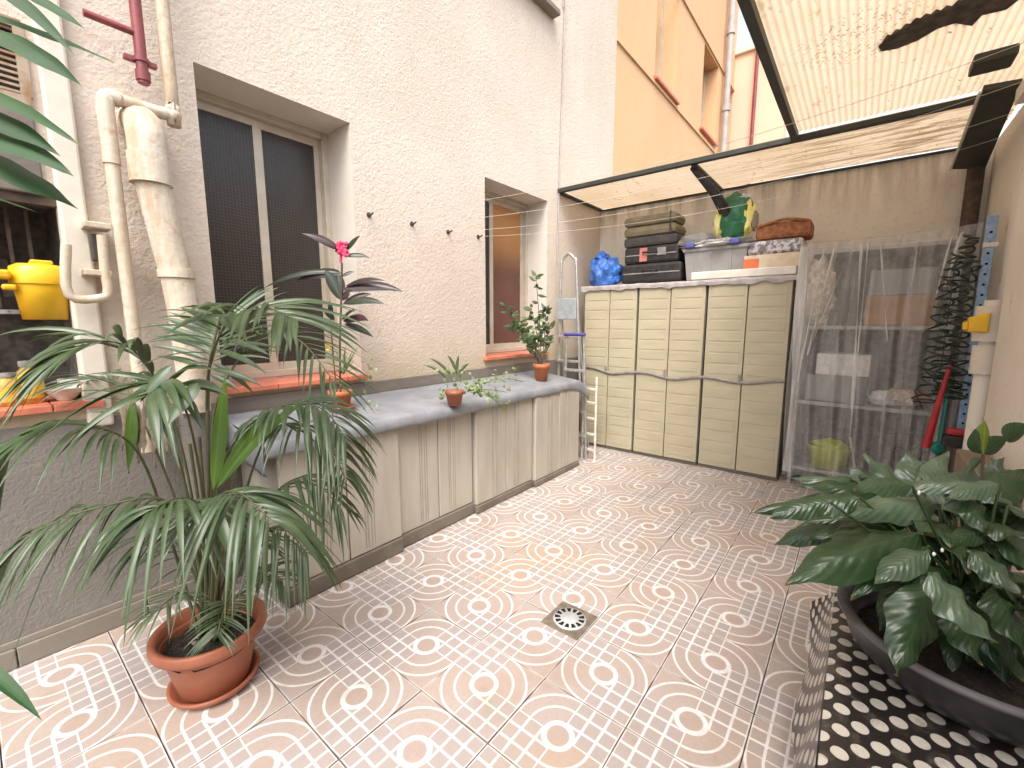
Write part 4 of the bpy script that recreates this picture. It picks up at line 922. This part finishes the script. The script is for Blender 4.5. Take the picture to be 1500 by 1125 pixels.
# ------------------------------------------------------------------ palm in pot
PC = Vector((.475, 1.86, 0)); PB = Vector((.50, 1.85, 0))
pm = thing('potted_palm', (PC.x, PC.y, .002), 'tall kentia palm in a round terracotta coloured pot with saucer', 'potted plant')
B().lathe((PC.x, PC.y, .0), [(.001, .002), (.125, .002), (.15, .03), (.152, .042), (.14, .042), (.12, .012), (.001, .012)], 48).build('saucer', M['terracotta'], pm)
B().lathe((PC.x, PC.y, .0), [(.001, .014), (.108, .014), (.118, .03), (.155, .20), (.157, .21), (.186, .215), (.191, .225), (.189, .25), (.183, .256), (.165, .25), (.160, .20), (.155, .185)], 48).build('pot', M['terracotta'], pm)
b = B()
def soilf(u, v): r_ = .157*v; a = u*2*math.pi; return (PC.x+r_*math.cos(a), PC.y+r_*math.sin(a), .195+.02*mnoise.noise(Vector((r_*40*math.cos(a), r_*40*math.sin(a), 0)))-.01*v)
b.grid(soilf, 40, 10).build('soil', M['soil'], pm)
for k in range(22):
    a, r_ = rnd.random()*6.28, rnd.random()*.14; B().blob((PC.x+r_*math.cos(a), PC.y+r_*math.sin(a), .20), rnd.uniform(.006, .013), (1, 1, .6), .2, 4, 1, k).build('pebble', M['skirting'] if k % 2 else M['grey_cloth'], pm)

def frond(name_pts, leaf_len, n, wd, m=M['palm'], droop=.6, start=.25, stemr=.006, spread=1.0, down=0.0, single=None, updir=None, jit=.12):
    path = smooth_path([p for p in name_pts], 8); k = len(path); b = B()
    fo = B(); fo.tube(path, [stemr*(1-.75*i/(k-1)) for i in range(k)], 6)
    n = int(n*1.45); wd *= .74; leaf_len *= 1.08
    for i in range(n):
        u = start+(1-start)*(i+.5)/n; f_ = u*(k-1); j = int(f_); j = min(j, k-2); p = path[j].lerp(path[j+1], f_-j); tg = (path[j+1]-path[j]).normalized()
        upv = Vector((0, 0, 1)); side_ = tg.cross(upv)
        if updir is not None: side_ = tg.cross(Vector(updir))
        if side_.length < .2: side_ = tg.cross(FW)
        side_.normalize()
        uu = (u-start)/(1-start); L = leaf_len*(.55+.9*math.sin(math.pi*(uu*.78+.14))*.6)*(1+rnd.uniform(-jit, jit))
        for s_ in (-1, 1):
            d = (side_*s_*spread + tg*(.35+1.1*uu+rnd.uniform(-.15, .15)) + Vector((rnd.uniform(-.15, .15), rnd.uniform(-.15, .15), -down+rnd.uniform(-.22, .22)))).normalized()
            p1 = p+d*L*.86+Vector((0, 0, -droop*L*(.30+rnd.uniform(0, .45))))
            b.leaf(p, p1, wd*(1+rnd.uniform(-.2, .2)), arch=.12+droop*.28, n=7, fold=.18, up=Vector((rnd.uniform(-.6, .6), rnd.uniform(-.6, .6), 1)) - FW*.35)
    st = fo.build('frond_stalk', M['stem'], pm); b.build('leaflets', m, st)

D = 1.72
cr = PC+Vector((0, 0, .2))
def cp(dx=0, dy=0): return cr+Vector((dx, dy, 0))
# (path of the stalk as photo positions with distances, leaflet length, pairs, width, ...)
frond([cp(), dp(306, 760, 1.68), dp(305, 600, 1.62), dp(309, 530, 1.55), dp(335, 470, 1.42), dp(388, 452, 1.30), dp(430, 468, 1.25)], .28, 15, .026, start=.52, droop=.35, updir=(0, 0, 1))
frond([cp(), dp(306, 700, 1.72), dp(303, 570, 1.72), dp(318, 505, 1.75), dp(330, 462, 1.85)], .30, 9, .030, start=.62, droop=.10, updir=-FW, spread=1.2)
frond([cp(-.02), dp(292, 800, 1.70), dp(262, 640, 1.66), dp(215, 535, 1.58), dp(160, 500, 1.48), dp(80, 530, 1.40)], .32, 14, .026, start=.50, droop=.5)
frond([cp(-.02), dp(300, 760, 1.66), dp(278, 620, 1.50), dp(245, 560, 1.38), dp(215, 580, 1.30)], .27, 8, .040, start=.60, droop=.5, updir=-FW+Vector((0, 0, 1)))
frond([cp(-.03, .03), dp(250, 790, 1.72), dp(200, 660, 1.62), dp(120, 622, 1.50), dp(40, 640, 1.42), dp(-30, 700, 1.38)], .34, 14, .028, start=.45, droop=.7, down=.2)
frond([cp(-.03), dp(290, 820, 1.60), dp(245, 735, 1.48), dp(150, 742, 1.38), dp(60, 775, 1.30), dp(-10, 830, 1.25)], .28, 17, .020, start=.35, droop=.85, down=.35)
frond([cp(-.01), dp(300, 820, 1.56), dp(292, 745, 1.40), dp(262, 730, 1.28), dp(215, 750, 1.20)], .27, 9, .026, start=.42, droop=.95, down=.5)
frond([cp(0), dp(312, 820, 1.54), dp(318, 735, 1.38), dp(350, 722, 1.27), dp(395, 760, 1.20)], .25, 11, .026, start=.42, droop=.9, down=.45)
frond([cp(.02), dp(318, 720, 1.66), dp(350, 640, 1.58), dp(410, 596, 1.52), dp(470, 598, 1.48), dp(505, 640, 1.46)], .225, 15, .024, start=.45, droop=.75, down=.1)
frond([cp(.03), dp(345, 780, 1.66), dp(385, 650, 1.60), dp(430, 620, 1.55), dp(480, 650, 1.52), dp(505, 700, 1.5)], .20, 13, .018, start=.48, droop=.75, down=.2)
frond([cp(.03), dp(355, 800, 1.66), dp(400, 725, 1.62), dp(450, 700, 1.60), dp(500, 745, 1.58)], .20, 13, .017, start=.40, droop=.8, down=.3)
frond([cp(.03), dp(345, 850, 1.60), dp(375, 785, 1.52), dp(415, 775, 1.46), dp(450, 810, 1.42)], .19, 12, .018, start=.40, droop=.9, down=.5)
frond([cp(.02), dp(310, 650, 1.78), dp(330, 560, 1.80), dp(385, 490, 1.80), dp(440, 500, 1.78), dp(490, 560, 1.74)], .28, 12, .015, start=.5, droop=.3)
frond([cp(-.02, .02), dp(280, 800, 1.80), dp(220, 640, 1.82), dp(175, 560, 1.84), dp(120, 560, 1.84)], .24, 10, .022, start=.5, droop=.4)
frond([cp(0, -.03), dp(340, 905, 1.60), dp(335, 880, 1.50), dp(325, 905, 1.42), dp(318, 930, 1.38)], .11, 13, .010, start=.45, droop=.3, spread=1.4)
frond([cp(.04), dp(365, 870, 1.62), dp(385, 835, 1.58), dp(415, 850, 1.52)], .14, 12, .012, start=.35, droop=.5)
frond([cp(-.04), dp(295, 900, 1.60), dp(270, 868, 1.52), dp(240, 885, 1.45), dp(215, 905, 1.42)], .13, 10, .011, start=.35, droop=.4)
frond([cp(-.01, .03), dp(330, 850, 1.72), dp(345, 800, 1.72), dp(360, 780, 1.70), dp(380, 800, 1.68)], .16, 10, .014, start=.35, droop=.6)
frond([cp(-.03, .03), dp(290, 860, 1.72), dp(262, 800, 1.72), dp(230, 780, 1.72), dp(200, 810, 1.72)], .20, 11, .016, start=.35, droop=.7)
for (a, c, m_, wd, ar) in (((312, 718, 1.5), (330, 548, 1.5), 'palm_new', .055, .05), ((318, 715, 1.48), (400, 600, 1.5), 'palm_new', .055, .15), ((318, 715, 1.46), (450, 588, 1.5), 'palm_new', .04, .2), ((320, 470, 1.35), (362, 500, 1.2), 'palm', .05, .25), ((290, 560, 1.3), (245, 625, 1.22), 'palm', .055, .2), ((302, 742, 1.28), (258, 850, 1.2), 'palm', .042, .16), ((308, 742, 1.28), (344, 830, 1.2), 'palm', .038, .16), ((252, 535, 1.35), (205, 590, 1.3), 'palm', .04, .2), ((192, 590, 1.7), (188, 690, 1.68), 'palm_new', .05, 0.02)):
    B().leaf(dp(*a), dp(*c), wd, arch=ar, up=-FW+Vector((0, 0, .3)), fold=.15).build('broad_leaf', M[m_], pm)
tl = [(228, 522), (220, 506), (214, 490), (215, 474), (230, 464), (246, 457), (262, 450), (280, 446), (298, 444)]; bs_ = [(304, 540), (306, 528), (309, 515), (312, 505), (315, 495), (317, 487), (319, 478), (321, 468), (323, 460)]
fan = B()
for a, c in list(zip(bs_, tl))+[((308, 540), (388, 568)), ((310, 530), (374, 578)), ((307, 548), (352, 574)), ((313, 512), (392, 548)), ((318, 495), (398, 522))]: fan.leaf(dp(*a, 1.52), dp(*c, 1.50+rnd.uniform(-.06, .06)), .021, .12, up=-FW+Vector((0, 0, .4)), n=7, fold=.15)
fan.build('leaflets', M['palm'], B().tube(smooth_path([dp(303, 600, 1.6), dp(306, 540, 1.53), dp(324, 455, 1.52)], 6), .004, 6).build('frond_stalk', M['stem'], pm))
for k in range(9):
    px = 175+k*7; B().leaf(dp(px, 585+rnd.uniform(-5, 15), 1.72), dp(px+rnd.uniform(-8, 14), 680+rnd.uniform(-20, 20), 1.70), .022, .02, up=-FW, fold=.5, wave=.3).build('dead_leaf', M['dead'], pm)
for (px, py) in ((252, 640), (278, 650), (292, 640), (322, 650), (345, 690), (330, 760), (300, 780)):
    B().tube(smooth_path([cp(rnd.uniform(-.04, .04), rnd.uniform(-.04, .04)), dp((px+312)/2, (py+880)/2, 1.7), dp(px, py, 1.68)], 5), .0055, 6).build('stalk', M['stem'], pm)

# ------------------------------------------------------------------ dark chest, polka dot cloth, black pot, peace lily
cb = B(); cb.box(.1, -.62, .004, 1.93, -.04, .40, bev=.02)
for v in cb.v:
    if v.y > -.2: v.y += .085*(1-v.z/.40)
tag(cb.build('storage_chest', M['grey_box']), 'grey plastic storage chest with flared side under the polka dot cloth', 'chest')
TZ = .425
b = B()
xe, ye = 1.90, -.009
def top(u, v):
    x = .05+(xe-.05)*u; y_ = ye-(.60)*v; return (x, y_, TZ+.004*mnoise.noise(Vector((x*5, y_*5, 0)))-(.010 if (v < .001 or u > .999) else 0))
b.grid(top, 60, 24, lambda u, v: (.05+(xe-.05)*u, -(.60)*v))
def sidef(u, v):
    x = .05+(xe-.05)*u; L = .27+.03*mnoise.noise(Vector((x*4, 0, 0)))
    if x > 1.5: L *= max(.25, 1-(x-1.5)/.4*.75)
    return (x, ye+.004+v*.058+.010*v*math.sin(x*17+math.sin(x*5)), TZ-.010-v*L)
b.grid(sidef, 70, 10, lambda u, v: (.05+(xe-.05)*u, v*.26))
def endf(u, v): y_ = ye-.60*u; return (xe+.003+.01*v+.008*v*math.sin(y_*20), y_, TZ-.010-v*(.07+.03*mnoise.noise(Vector((y_*7, 2, 0)))))
b.grid(endf, 30, 5, lambda u, v: (xe+v*.1, -.66*u))
o = b.build('polka_dot_cloth', M['dots']); tag(o, 'black oilcloth with cream polka dots draped over the grey chest', 'cloth')

LC = Vector((1.60, -.31, TZ+.006)); RR = .285; RH = .15
pl = thing('potted_peace_lily', tuple(LC), 'large peace lily in a wide black pot on the polka dot cloth', 'potted plant')
B().lathe(LC, [(.001, .0), (RR*.66, .0), (RR*.74, .012), (RR*.93, RH*.45), (RR*.985, RH*.8), (RR, RH*.9)], 56).build('pot', M['pot_black'], pl)
B().lathe(LC, [(RR, RH*.90), (RR+.012, RH*.93), (RR+.012, RH), (RR-.004, RH+.004), (RR-.02, RH*.96), (RR-.03, RH*.6), (RR-.04, RH*.5)], 56).build('pot_rim', M['pot_rim'], pl)
b = B()
def sf(u, v): r_ = (RR-.035)*v; a = u*2*math.pi; return (LC.x+r_*math.cos(a), LC.y+r_*math.sin(a), LC.z+RH*.45+.02*mnoise.noise(Vector((r_*30*math.cos(a), r_*30*math.sin(a), 0))))
b.grid(sf, 40, 10).build('soil', M['soil'], pl)
lc = LC+Vector((0, -.0, RH*.62))
leaves = [((1330, 730, 1.45), (1098, 752, 1.52), 50, .10, 'lily'), ((1310, 712, 1.5), (1150, 700, 1.6), 45, .08, 'lily_pale'), ((1300, 725, 1.45), (1170, 712, 1.5), 38, .10, 'lily'),
 ((1375, 738, 1.18), (1236, 758, 1.15), 62, .12, 'lily_pale'), ((1320, 755, 1.28), (1150, 782, 1.32), 34, .15, 'lily'), ((1330, 768, 1.2), (1180, 792, 1.2), 40, .15, 'lily'),
 ((1350, 782, 1.10), (1150, 856, 1.06), 92, .10, 'lily'), ((1385, 790, 1.05), (1222, 842, .98), 62, .15, 'lily'), ((1360, 800, 1.0), (1245, 880, .98), 60, .2, 'lily'),
 ((1368, 858, .92), (1312, 990, .86), 84, .08, 'lily'), ((1362, 840, .86), (1458, 942, .80), 84, .10, 'lily_pale'), ((1420, 808, .92), (1494, 870, .86), 56, .12, 'lily_pale'),
 ((1440, 795, 1.0), (1520, 835, .95), 60, .1, 'lily'), ((1345, 735, 1.4), (1265, 664, 1.5), 52, .0, 'lily_pale'), ((1350, 735, 1.38), (1332, 660, 1.5), 60, .0, 'lily_pale'),
 ((1320, 730, 1.42), (1240, 680, 1.55), 50, .05, 'lily_pale'), ((1380, 748, 1.2), (1428, 682, 1.28), 74, .0, 'lily_pale'), ((1365, 735, 1.32), (1388, 662, 1.42), 50, .05, 'lily_pale'),
 ((1405, 712, 1.12), (1442, 782, 1.05), 62, .15, 'lily'), ((1432, 705, 1.2), (1488, 748, 1.15), 52, .12, 'lily_pale'), ((1440, 760, 1.08), (1500, 720, 1.15), 60, .05, 'lily'),
 ((1395, 880, .92), (1438, 975, .88), 70, .05, 'lily'), ((1455, 860, .9), (1505, 960, .84), 70, .1, 'lily'), ((1435, 760, 1.1), (1505, 790, 1.0), 64, .1, 'lily'),
 ((1345, 760, 1.2), (1395, 800, 1.05), 60, .2, 'lily'), ((1300, 705, 1.55), (1205, 735, 1.5), 44, .1, 'lily'), ((1390, 770, 1.15), (1420, 840, 1.0), 56, .25, 'lily'),
 ((1440, 735, 1.2), (1508, 690, 1.25), 60, .1, 'lily'), ((1300, 770, 1.2), (1215, 800, 1.15), 50, .2, 'lily'), ((1360, 700, 1.5), (1310, 690, 1.6), 55, .05, 'lily_pale')]
leaves += [((1430, 880, 1.0), (1480, 1010, .95), 62, .08, 'lily'), ((1400, 890, 1.02), (1395, 985, .97), 58, .08, 'lily'), ((1455, 850, 1.0), (1520, 960, .95), 62, .1, 'lily_pale'), ((1340, 840, 1.08), (1288, 925, 1.04), 52, .12, 'lily'), ((1470, 900, .98), (1525, 1000, .95), 62, .08, 'lily'),
 ((1400, 850, 1.0), (1370, 935, .96), 60, .12, 'lily'), ((1425, 850, 1.0), (1465, 985, .92), 66, .10, 'lily'), ((1380, 830, 1.08), (1330, 905, 1.05), 50, .15, 'lily'), ((1450, 830, 1.0), (1502, 905, .95), 60, .12, 'lily_pale'), ((1410, 790, 1.1), (1455, 850, 1.0), 60, .2, 'lily'), ((1330, 800, 1.12), (1262, 870, 1.1), 52, .15, 'lily'),
 ((1440, 870, .95), (1500, 1000, .9), 60, .08, 'lily'), ((1400, 760, 1.2), (1350, 700, 1.35), 60, .05, 'lily'), ((1450, 740, 1.25), (1470, 670, 1.3), 54, .05, 'lily_pale'), ((1290, 735, 1.4), (1185, 745, 1.45), 44, .12, 'lily'), ((1390, 820, 1.05), (1345, 790, 1.1), 56, .2, 'lily_pale'), ((1470, 800, 1.05), (1510, 760, 1.1), 60, .1, 'lily_pale')]
for i, (a, c, wpx, ar, m_) in enumerate(leaves):
    ks = 1.12 if a[2] < 1.1 else 1.03; a = (a[0], a[1], a[2]*ks); c = (c[0], c[1], c[2]*ks)
    wd = wpx*.80*(a[2]+c[2])/2/F; pa, pb = dp(*a), dp(*c)
    lf = B().leaf(pa, pb, wd, arch=ar, up=-FW*.7+Vector((rnd.uniform(-.25, .25), rnd.uniform(-.25, .25), 1.0)), n=16, fold=.24+rnd.uniform(-.1, .12), wave=.09).build('leaf', M[m_], pl)
    q = lc+Vector((rnd.uniform(-.06, .06), rnd.uniform(-.06, .06), 0))
    B().tube(smooth_path([q, q.lerp(pa, .5)+Vector((0, 0, .04)), pa], 4), .004, 5).build('petiole', M['petiole'], lf)
for i in range(34):      # smaller leaves filling the crown above the explicit ones
    px, py = rnd.uniform(1180, 1500), rnd.uniform(690, 860); d_ = rnd.uniform(1.05, 1.5); pc = dp(px, py, d_); q = (pc-lc); q.z = 0; q = q.normalized() if q.length > .01 else Vector((1, 0, 0))
    if px < 1290 and py > 800: continue
    pa = pc-q*.06; pb = pc+q*rnd.uniform(.07, .13)+Vector((0, 0, rnd.uniform(-.09, .0)))
    lf = B().leaf(pa, pb, rnd.uniform(.05, .085), arch=.12, n=12, fold=.25, wave=.09, up=Vector((rnd.uniform(-.3, .3), rnd.uniform(-.3, .3), 1))-FW*.5).build('leaf', M['lily_pale' if rnd.random() < .3 else 'lily'], pl)
    B().tube(smooth_path([lc+Vector((rnd.uniform(-.06, .06), rnd.uniform(-.06, .06), 0)), lc.lerp(pa, .5)+Vector((0, 0, .05)), pa], 4), .0035, 5).build('petiole', M['petiole'], lf)
for i in range(14):
    a = rnd.random()*6.28; r_ = rnd.uniform(.03, .15); z = rnd.uniform(.10, .30); pa = lc+Vector((r_*math.cos(a)*.5, r_*math.sin(a)*.5, z*.8)); pb = lc+Vector((r_*math.cos(a)*1.7, r_*math.sin(a)*1.7, z+rnd.uniform(-.08, .06)))
    lf = B().leaf(pa, pb, rnd.uniform(.06, .10), arch=.15, n=10, fold=.22, wave=.05, up=Vector((0, 0, 1))-FW*.3).build('leaf', M['lily'], pl)
    B().tube([lc+Vector((r_*math.cos(a)*.2, r_*math.sin(a)*.2, 0)), pa], .004, 5).build('petiole', M['petiole'], lf)
# tall sprig behind
sp_ = [dp(1432, 800, 1.25), dp(1438, 720, 1.25), dp(1440, 665, 1.25)]
st = B().tube(smooth_path(sp_, 5), .004, 6).build('sprig', M['wood'], pl)
for (a, c, wpx, m_) in (((1440, 668), (1443, 616), 30, 'lily_young'), ((1438, 665), (1428, 628), 26, 'lily'), ((1442, 665), (1478, 640), 28, 'lily'), ((1438, 672), (1418, 690), 14, 'lily_pale'), ((1472, 645), (1510, 622), 30, 'lily')):
    B().leaf(dp(*a, 1.25), dp(*c, 1.24), wpx*1.25/F, .05, up=-FW, fold=.2).build('sprig_leaf', M[m_], pl)
for (px, py) in ((1368, 812), (1380, 806), (1346, 722)): B().blob(dp(px, py, 1.0), .0035, (.8, .8, 1.6), .2, 3, 2, px).build('white_bud', M['enamel'], pl)

# ------------------------------------------------------------------ plants on the oilcloth
def pot(c, r, hh, t, m=M['clay'], saucer=False):
    c = Vector(c)
    if saucer: B().lathe(c, [(.001, 0), (r*.95, 0), (r*1.15, .02), (r*1.15, .026), (r*1.0, .02), (.001, .008)], 28).build('saucer', m, t)
    z0 = .01 if saucer else 0
    B().lathe(c+Vector((0, 0, z0)), [(.001, 0), (r*.68, 0), (r*.90, hh*.72), (r*1.0, hh*.74), (r*1.02, hh), (r*.92, hh), (r*.88, hh*.85), (.001, hh*.85)], 28).build('pot', m, t)
def zc_(y_): return .915-.065*min(1, max(0, (WY-.02-y_)/(WY-.02-YF+.028)))+.009
c = at(500, 600, 2, .895); c.z = zc_(c.y)
t = thing('potted_cordyline', tuple(c), 'dark leaved cordyline with a pink flower in a clay pot before the large window', 'potted plant')
pot(c, .068, .105, t, saucer=True)
dd = (c-CAM).dot(FW)
base = c+Vector((0, 0, .09))
stem = smooth_path([base, dp(498, 500, dd), dp(500, 440, dd), dp(501, 385, dd)], 6)
B().tube(stem, [.006]*len(stem), 7).build('stem', M['wood'], t)
B().tube(smooth_path([base+Vector((-.02, 0, 0)), dp(488, 520, dd), dp(484, 460, dd)], 5), .004, 6).build('stem', M['wood'], t)
for (a, m1, c2, w_, m_) in (((497, 366), None, (442, 342), 12, 'cord'), ((498, 370), None, (486, 358), 9, 'cord_dark'), ((505, 368), None, (528, 345), 9, 'cord_dark'), ((505, 375), None, (542, 378), 8, 'cord_dark'), ((500, 400), None, (432, 412), 17, 'cord'), ((500, 400), None, (384, 424), 9, 'cord_dark'), ((500, 440), None, (475, 395), 16, 'cord_dark'), ((500, 425), None, (592, 428), 17, 'cord'), ((505, 420), None, (565, 412), 7, 'cord'), ((499, 440), None, (514, 424), 12, 'cord'), ((502, 446), None, (545, 431), 12, 'cord'), ((504, 445), None, (564, 446), 12, 'cord_dark'), ((500, 468), None, (520, 455), 10, 'cord_dark'), ((502, 470), None, (540, 470), 14, 'cord'), ((502, 475), None, (548, 495), 10, 'cord_dark'), ((490, 470), None, (470, 450), 8, 'cord_dark'), ((484, 465), None, (482, 440), 8, 'cord_dark'), ((500, 430), None, (494, 400), 12, 'cord_dark'), ((500, 405), None, (520, 398), 6, 'cord')):
    B().leaf(dp(*a, dd), dp(*c2, dd+rnd.uniform(-.12, .06)), w_*dd/F*1.15, arch=.22, up=-FW+Vector((0, 0, .6)), n=10, fold=.2).build('leaf', M[m_], t)
fo = B()
for k in range(12): fo.blob(dp(500+rnd.uniform(-8, 8), 366+rnd.uniform(-11, 10), dd-.02), .016, (1, 1, .8), .4, 5, 2, k)
fo.tube([dp(500, 372, dd), dp(499, 385, dd)], .008, 6); fo.build('flower', M['flower'], t)
yf = B()
for k in range(5): yf.blob(dp(481+rnd.uniform(-5, 5), 508+rnd.uniform(-5, 5), dd-.03), .012, (1, 1, .6), .4, 5, 2, k+20)
yf.build('yellow_flower', M['yellow_flower'], t)
for k in range(26):
    px, py = rnd.uniform(484, 530), rnd.uniform(500, 545); B().leaf(dp(503, 548, dd), dp(px, py, dd+rnd.uniform(-.05, .05)), .012, .2, n=5).build('leaf', M['ivy'], t)
for k in range(14):
    px, py = rnd.uniform(528, 552), rnd.uniform(520, 600); p = dp(px, py, dd+.05); B().leaf(p, p+Vector((rnd.uniform(-.02, .03), rnd.uniform(-.02, .02), rnd.uniform(-.03, .03))), .02, .1, n=5, up=-FW).build('leaf', M['ivy'], t)
tag(B().blob(at(455, 541, 2, 1.075), .06, (1.3, .7, .16), .3, 5, 3, 2).build('red_cloth', M['flower']), 'folded red cloth on the terracotta sill of the large window', 'cloth')
# rusty pot with seedlings
c = at(666, 590, 2, .875); c.z = zc_(c.y)
t = thing('potted_ivy', tuple(c), 'small dark pot of trailing variegated ivy in the middle of the oilcloth', 'potted plant')
pot(c, .062, .10, t, M['terracotta']); dd = (c-CAM).dot(FW)
for k in range(40):
    u = rnd.random()
    p = dp(642+rnd.uniform(0, 52), 548+rnd.uniform(-8, 38), dd+rnd.uniform(-.06, .06)); B().leaf(p, p+Vector((rnd.uniform(-.03, .03), rnd.uniform(-.03, .03), rnd.uniform(-.03, .02))), .028, .15, n=5, up=-FW+Vector((rnd.uniform(-.6, .6), 0, rnd.uniform(0, .6)))).build('leaf', M['ivy'], t)
for (a, c2) in (((655, 555), (620, 535)), ((660, 550), (628, 525)), ((668, 550), (672, 520)), ((670, 548), (655, 520)), ((672, 548), (688, 532))): B().leaf(dp(*a, dd), dp(*c2, dd), .02, .25, n=8, up=-FW).build('leaf', M['shrub'], t)
# trailing stems running right over the cloth edge
for q in range(9):
    pts = []; px, py = 685, 572
    ex, ey = ((720, 560), (760, 548), (742, 575), (735, 598), (722, 585), (765, 560), (705, 562), (738, 600), (698, 580))[q]
    for i in range(7):
        u = i/6; x_ = px+(ex-px)*u; y_ = py+(ey-py)*u-10*math.sin(u*3)*(1 if q % 2 else .3); d_ = dd+(.35*(x_-685)/80)*(.8 if ey < 580 else .35); pts.append(dp(x_, y_, d_))
    B().tube(smooth_path(pts, 3), .0018, 5).build('trailing_stem', M['stem'], t)
    for i in range(13):
        p = pts[rnd.randrange(1, 7)]+Vector((rnd.uniform(-.05, .05), rnd.uniform(-.02, .02), rnd.uniform(-.01, .035))); B().leaf(p, p+Vector((rnd.uniform(-.03, .03), rnd.uniform(-.03, .01), rnd.uniform(-.03, .01))), .026, .15, n=4, up=-FW+Vector((rnd.uniform(-.6, .6), 0, rnd.uniform(0, .8)))).build('leaf', M['ivy'], t)
# shrub in clay pot by window 2
c = at(793, 556, 2, .885); c.z = zc_(c.y)
t = thing('potted_shrub', tuple(c), 'bushy small shrub in a clay pot below the small window', 'potted plant')
pot(c, .075, .15, t); dd = (c-CAM).dot(FW); base = c+Vector((0, 0, .12))
for (x_, y_) in ((785, 405), (778, 450), (800, 455), (762, 470), (805, 480), (770, 500), (752, 480), (735, 445)):
    tipp = dp(x_, y_, dd+rnd.uniform(-.08, .06)); path = smooth_path([base, base.lerp(tipp, .5)+Vector((.01, 0, .02)), tipp], 6)
    B().tube(path, [.005*(1-.6*i/len(path)) for i in range(len(path))], 5).build('branch', M['wood'], t)
    for i in range(24):
        p = path[rnd.randrange(4, len(path))]; dr_ = Vector((rnd.uniform(-1, 1), rnd.uniform(-1, 1), rnd.uniform(-.2, .9))).normalized(); B().leaf(p, p+dr_*rnd.uniform(.055, .10), .034, .1, n=5, up=-FW+Vector((rnd.uniform(-.5, .5), 0, .4))).build('leaf', M['shrub' if rnd.random() < .8 else 'ivy'], t)
c = at(738, 548, 2, .92); 

# ------------------------------------------------------------------ foreground leaves, top left and bottom left
fgp = thing('dracaena', tuple(dp(-160, 420, .75)), 'dark green lance leaves of a plant reaching in at the top left', 'plant')
B().tube(smooth_path([dp(-170, 600, .8), dp(-150, 300, .75), dp(-120, 60, .7)], 6), .012, 8).build('stem', M['stem'], fgp)
for (a, c2, w_, ar) in (((-60, 5), (168, 92), 36, .06), ((-40, -40), (110, 82), 26, .10), ((-60, 30), (122, 128), 42, .10), ((20, -20), (126, 44), 18, .04), ((-90, 105), (116, 212), 34, .08), ((-80, 150), (88, 228), 38, .10), ((-60, 190), (108, 258), 42, .12), ((-90, 200), (114, 306), 58, .08), ((-90, 262), (58, 312), 8, .02), ((-70, 130), (60, 170), 30, .1)):
    lf = B().leaf(dp(*a, .70), dp(*c2, .66+rnd.uniform(-.05, .08)), w_*.68/F, arch=ar, up=-FW*.6+Vector((rnd.uniform(-.3, .3), rnd.uniform(-.3, .3), .8)), n=14, fold=.12, wave=.03).build('leaf', M['drac'], fgp)
fg2 = thing('leaf_cluster', tuple(dp(-80, 1000, .8)), 'single narrow green leaf poking in over the floor at the bottom left', 'plant')
B().leaf(dp(-60, 960, .9), dp(62, 1056, .9), .03, .12, up=-FW+Vector((0, 0, .5)), n=12).build('leaf', M['drac'], fg2)
B().tube([dp(-90, 1040, .95), dp(-60, 960, .9)], .006, 6).build('stem', M['stem'], fg2)
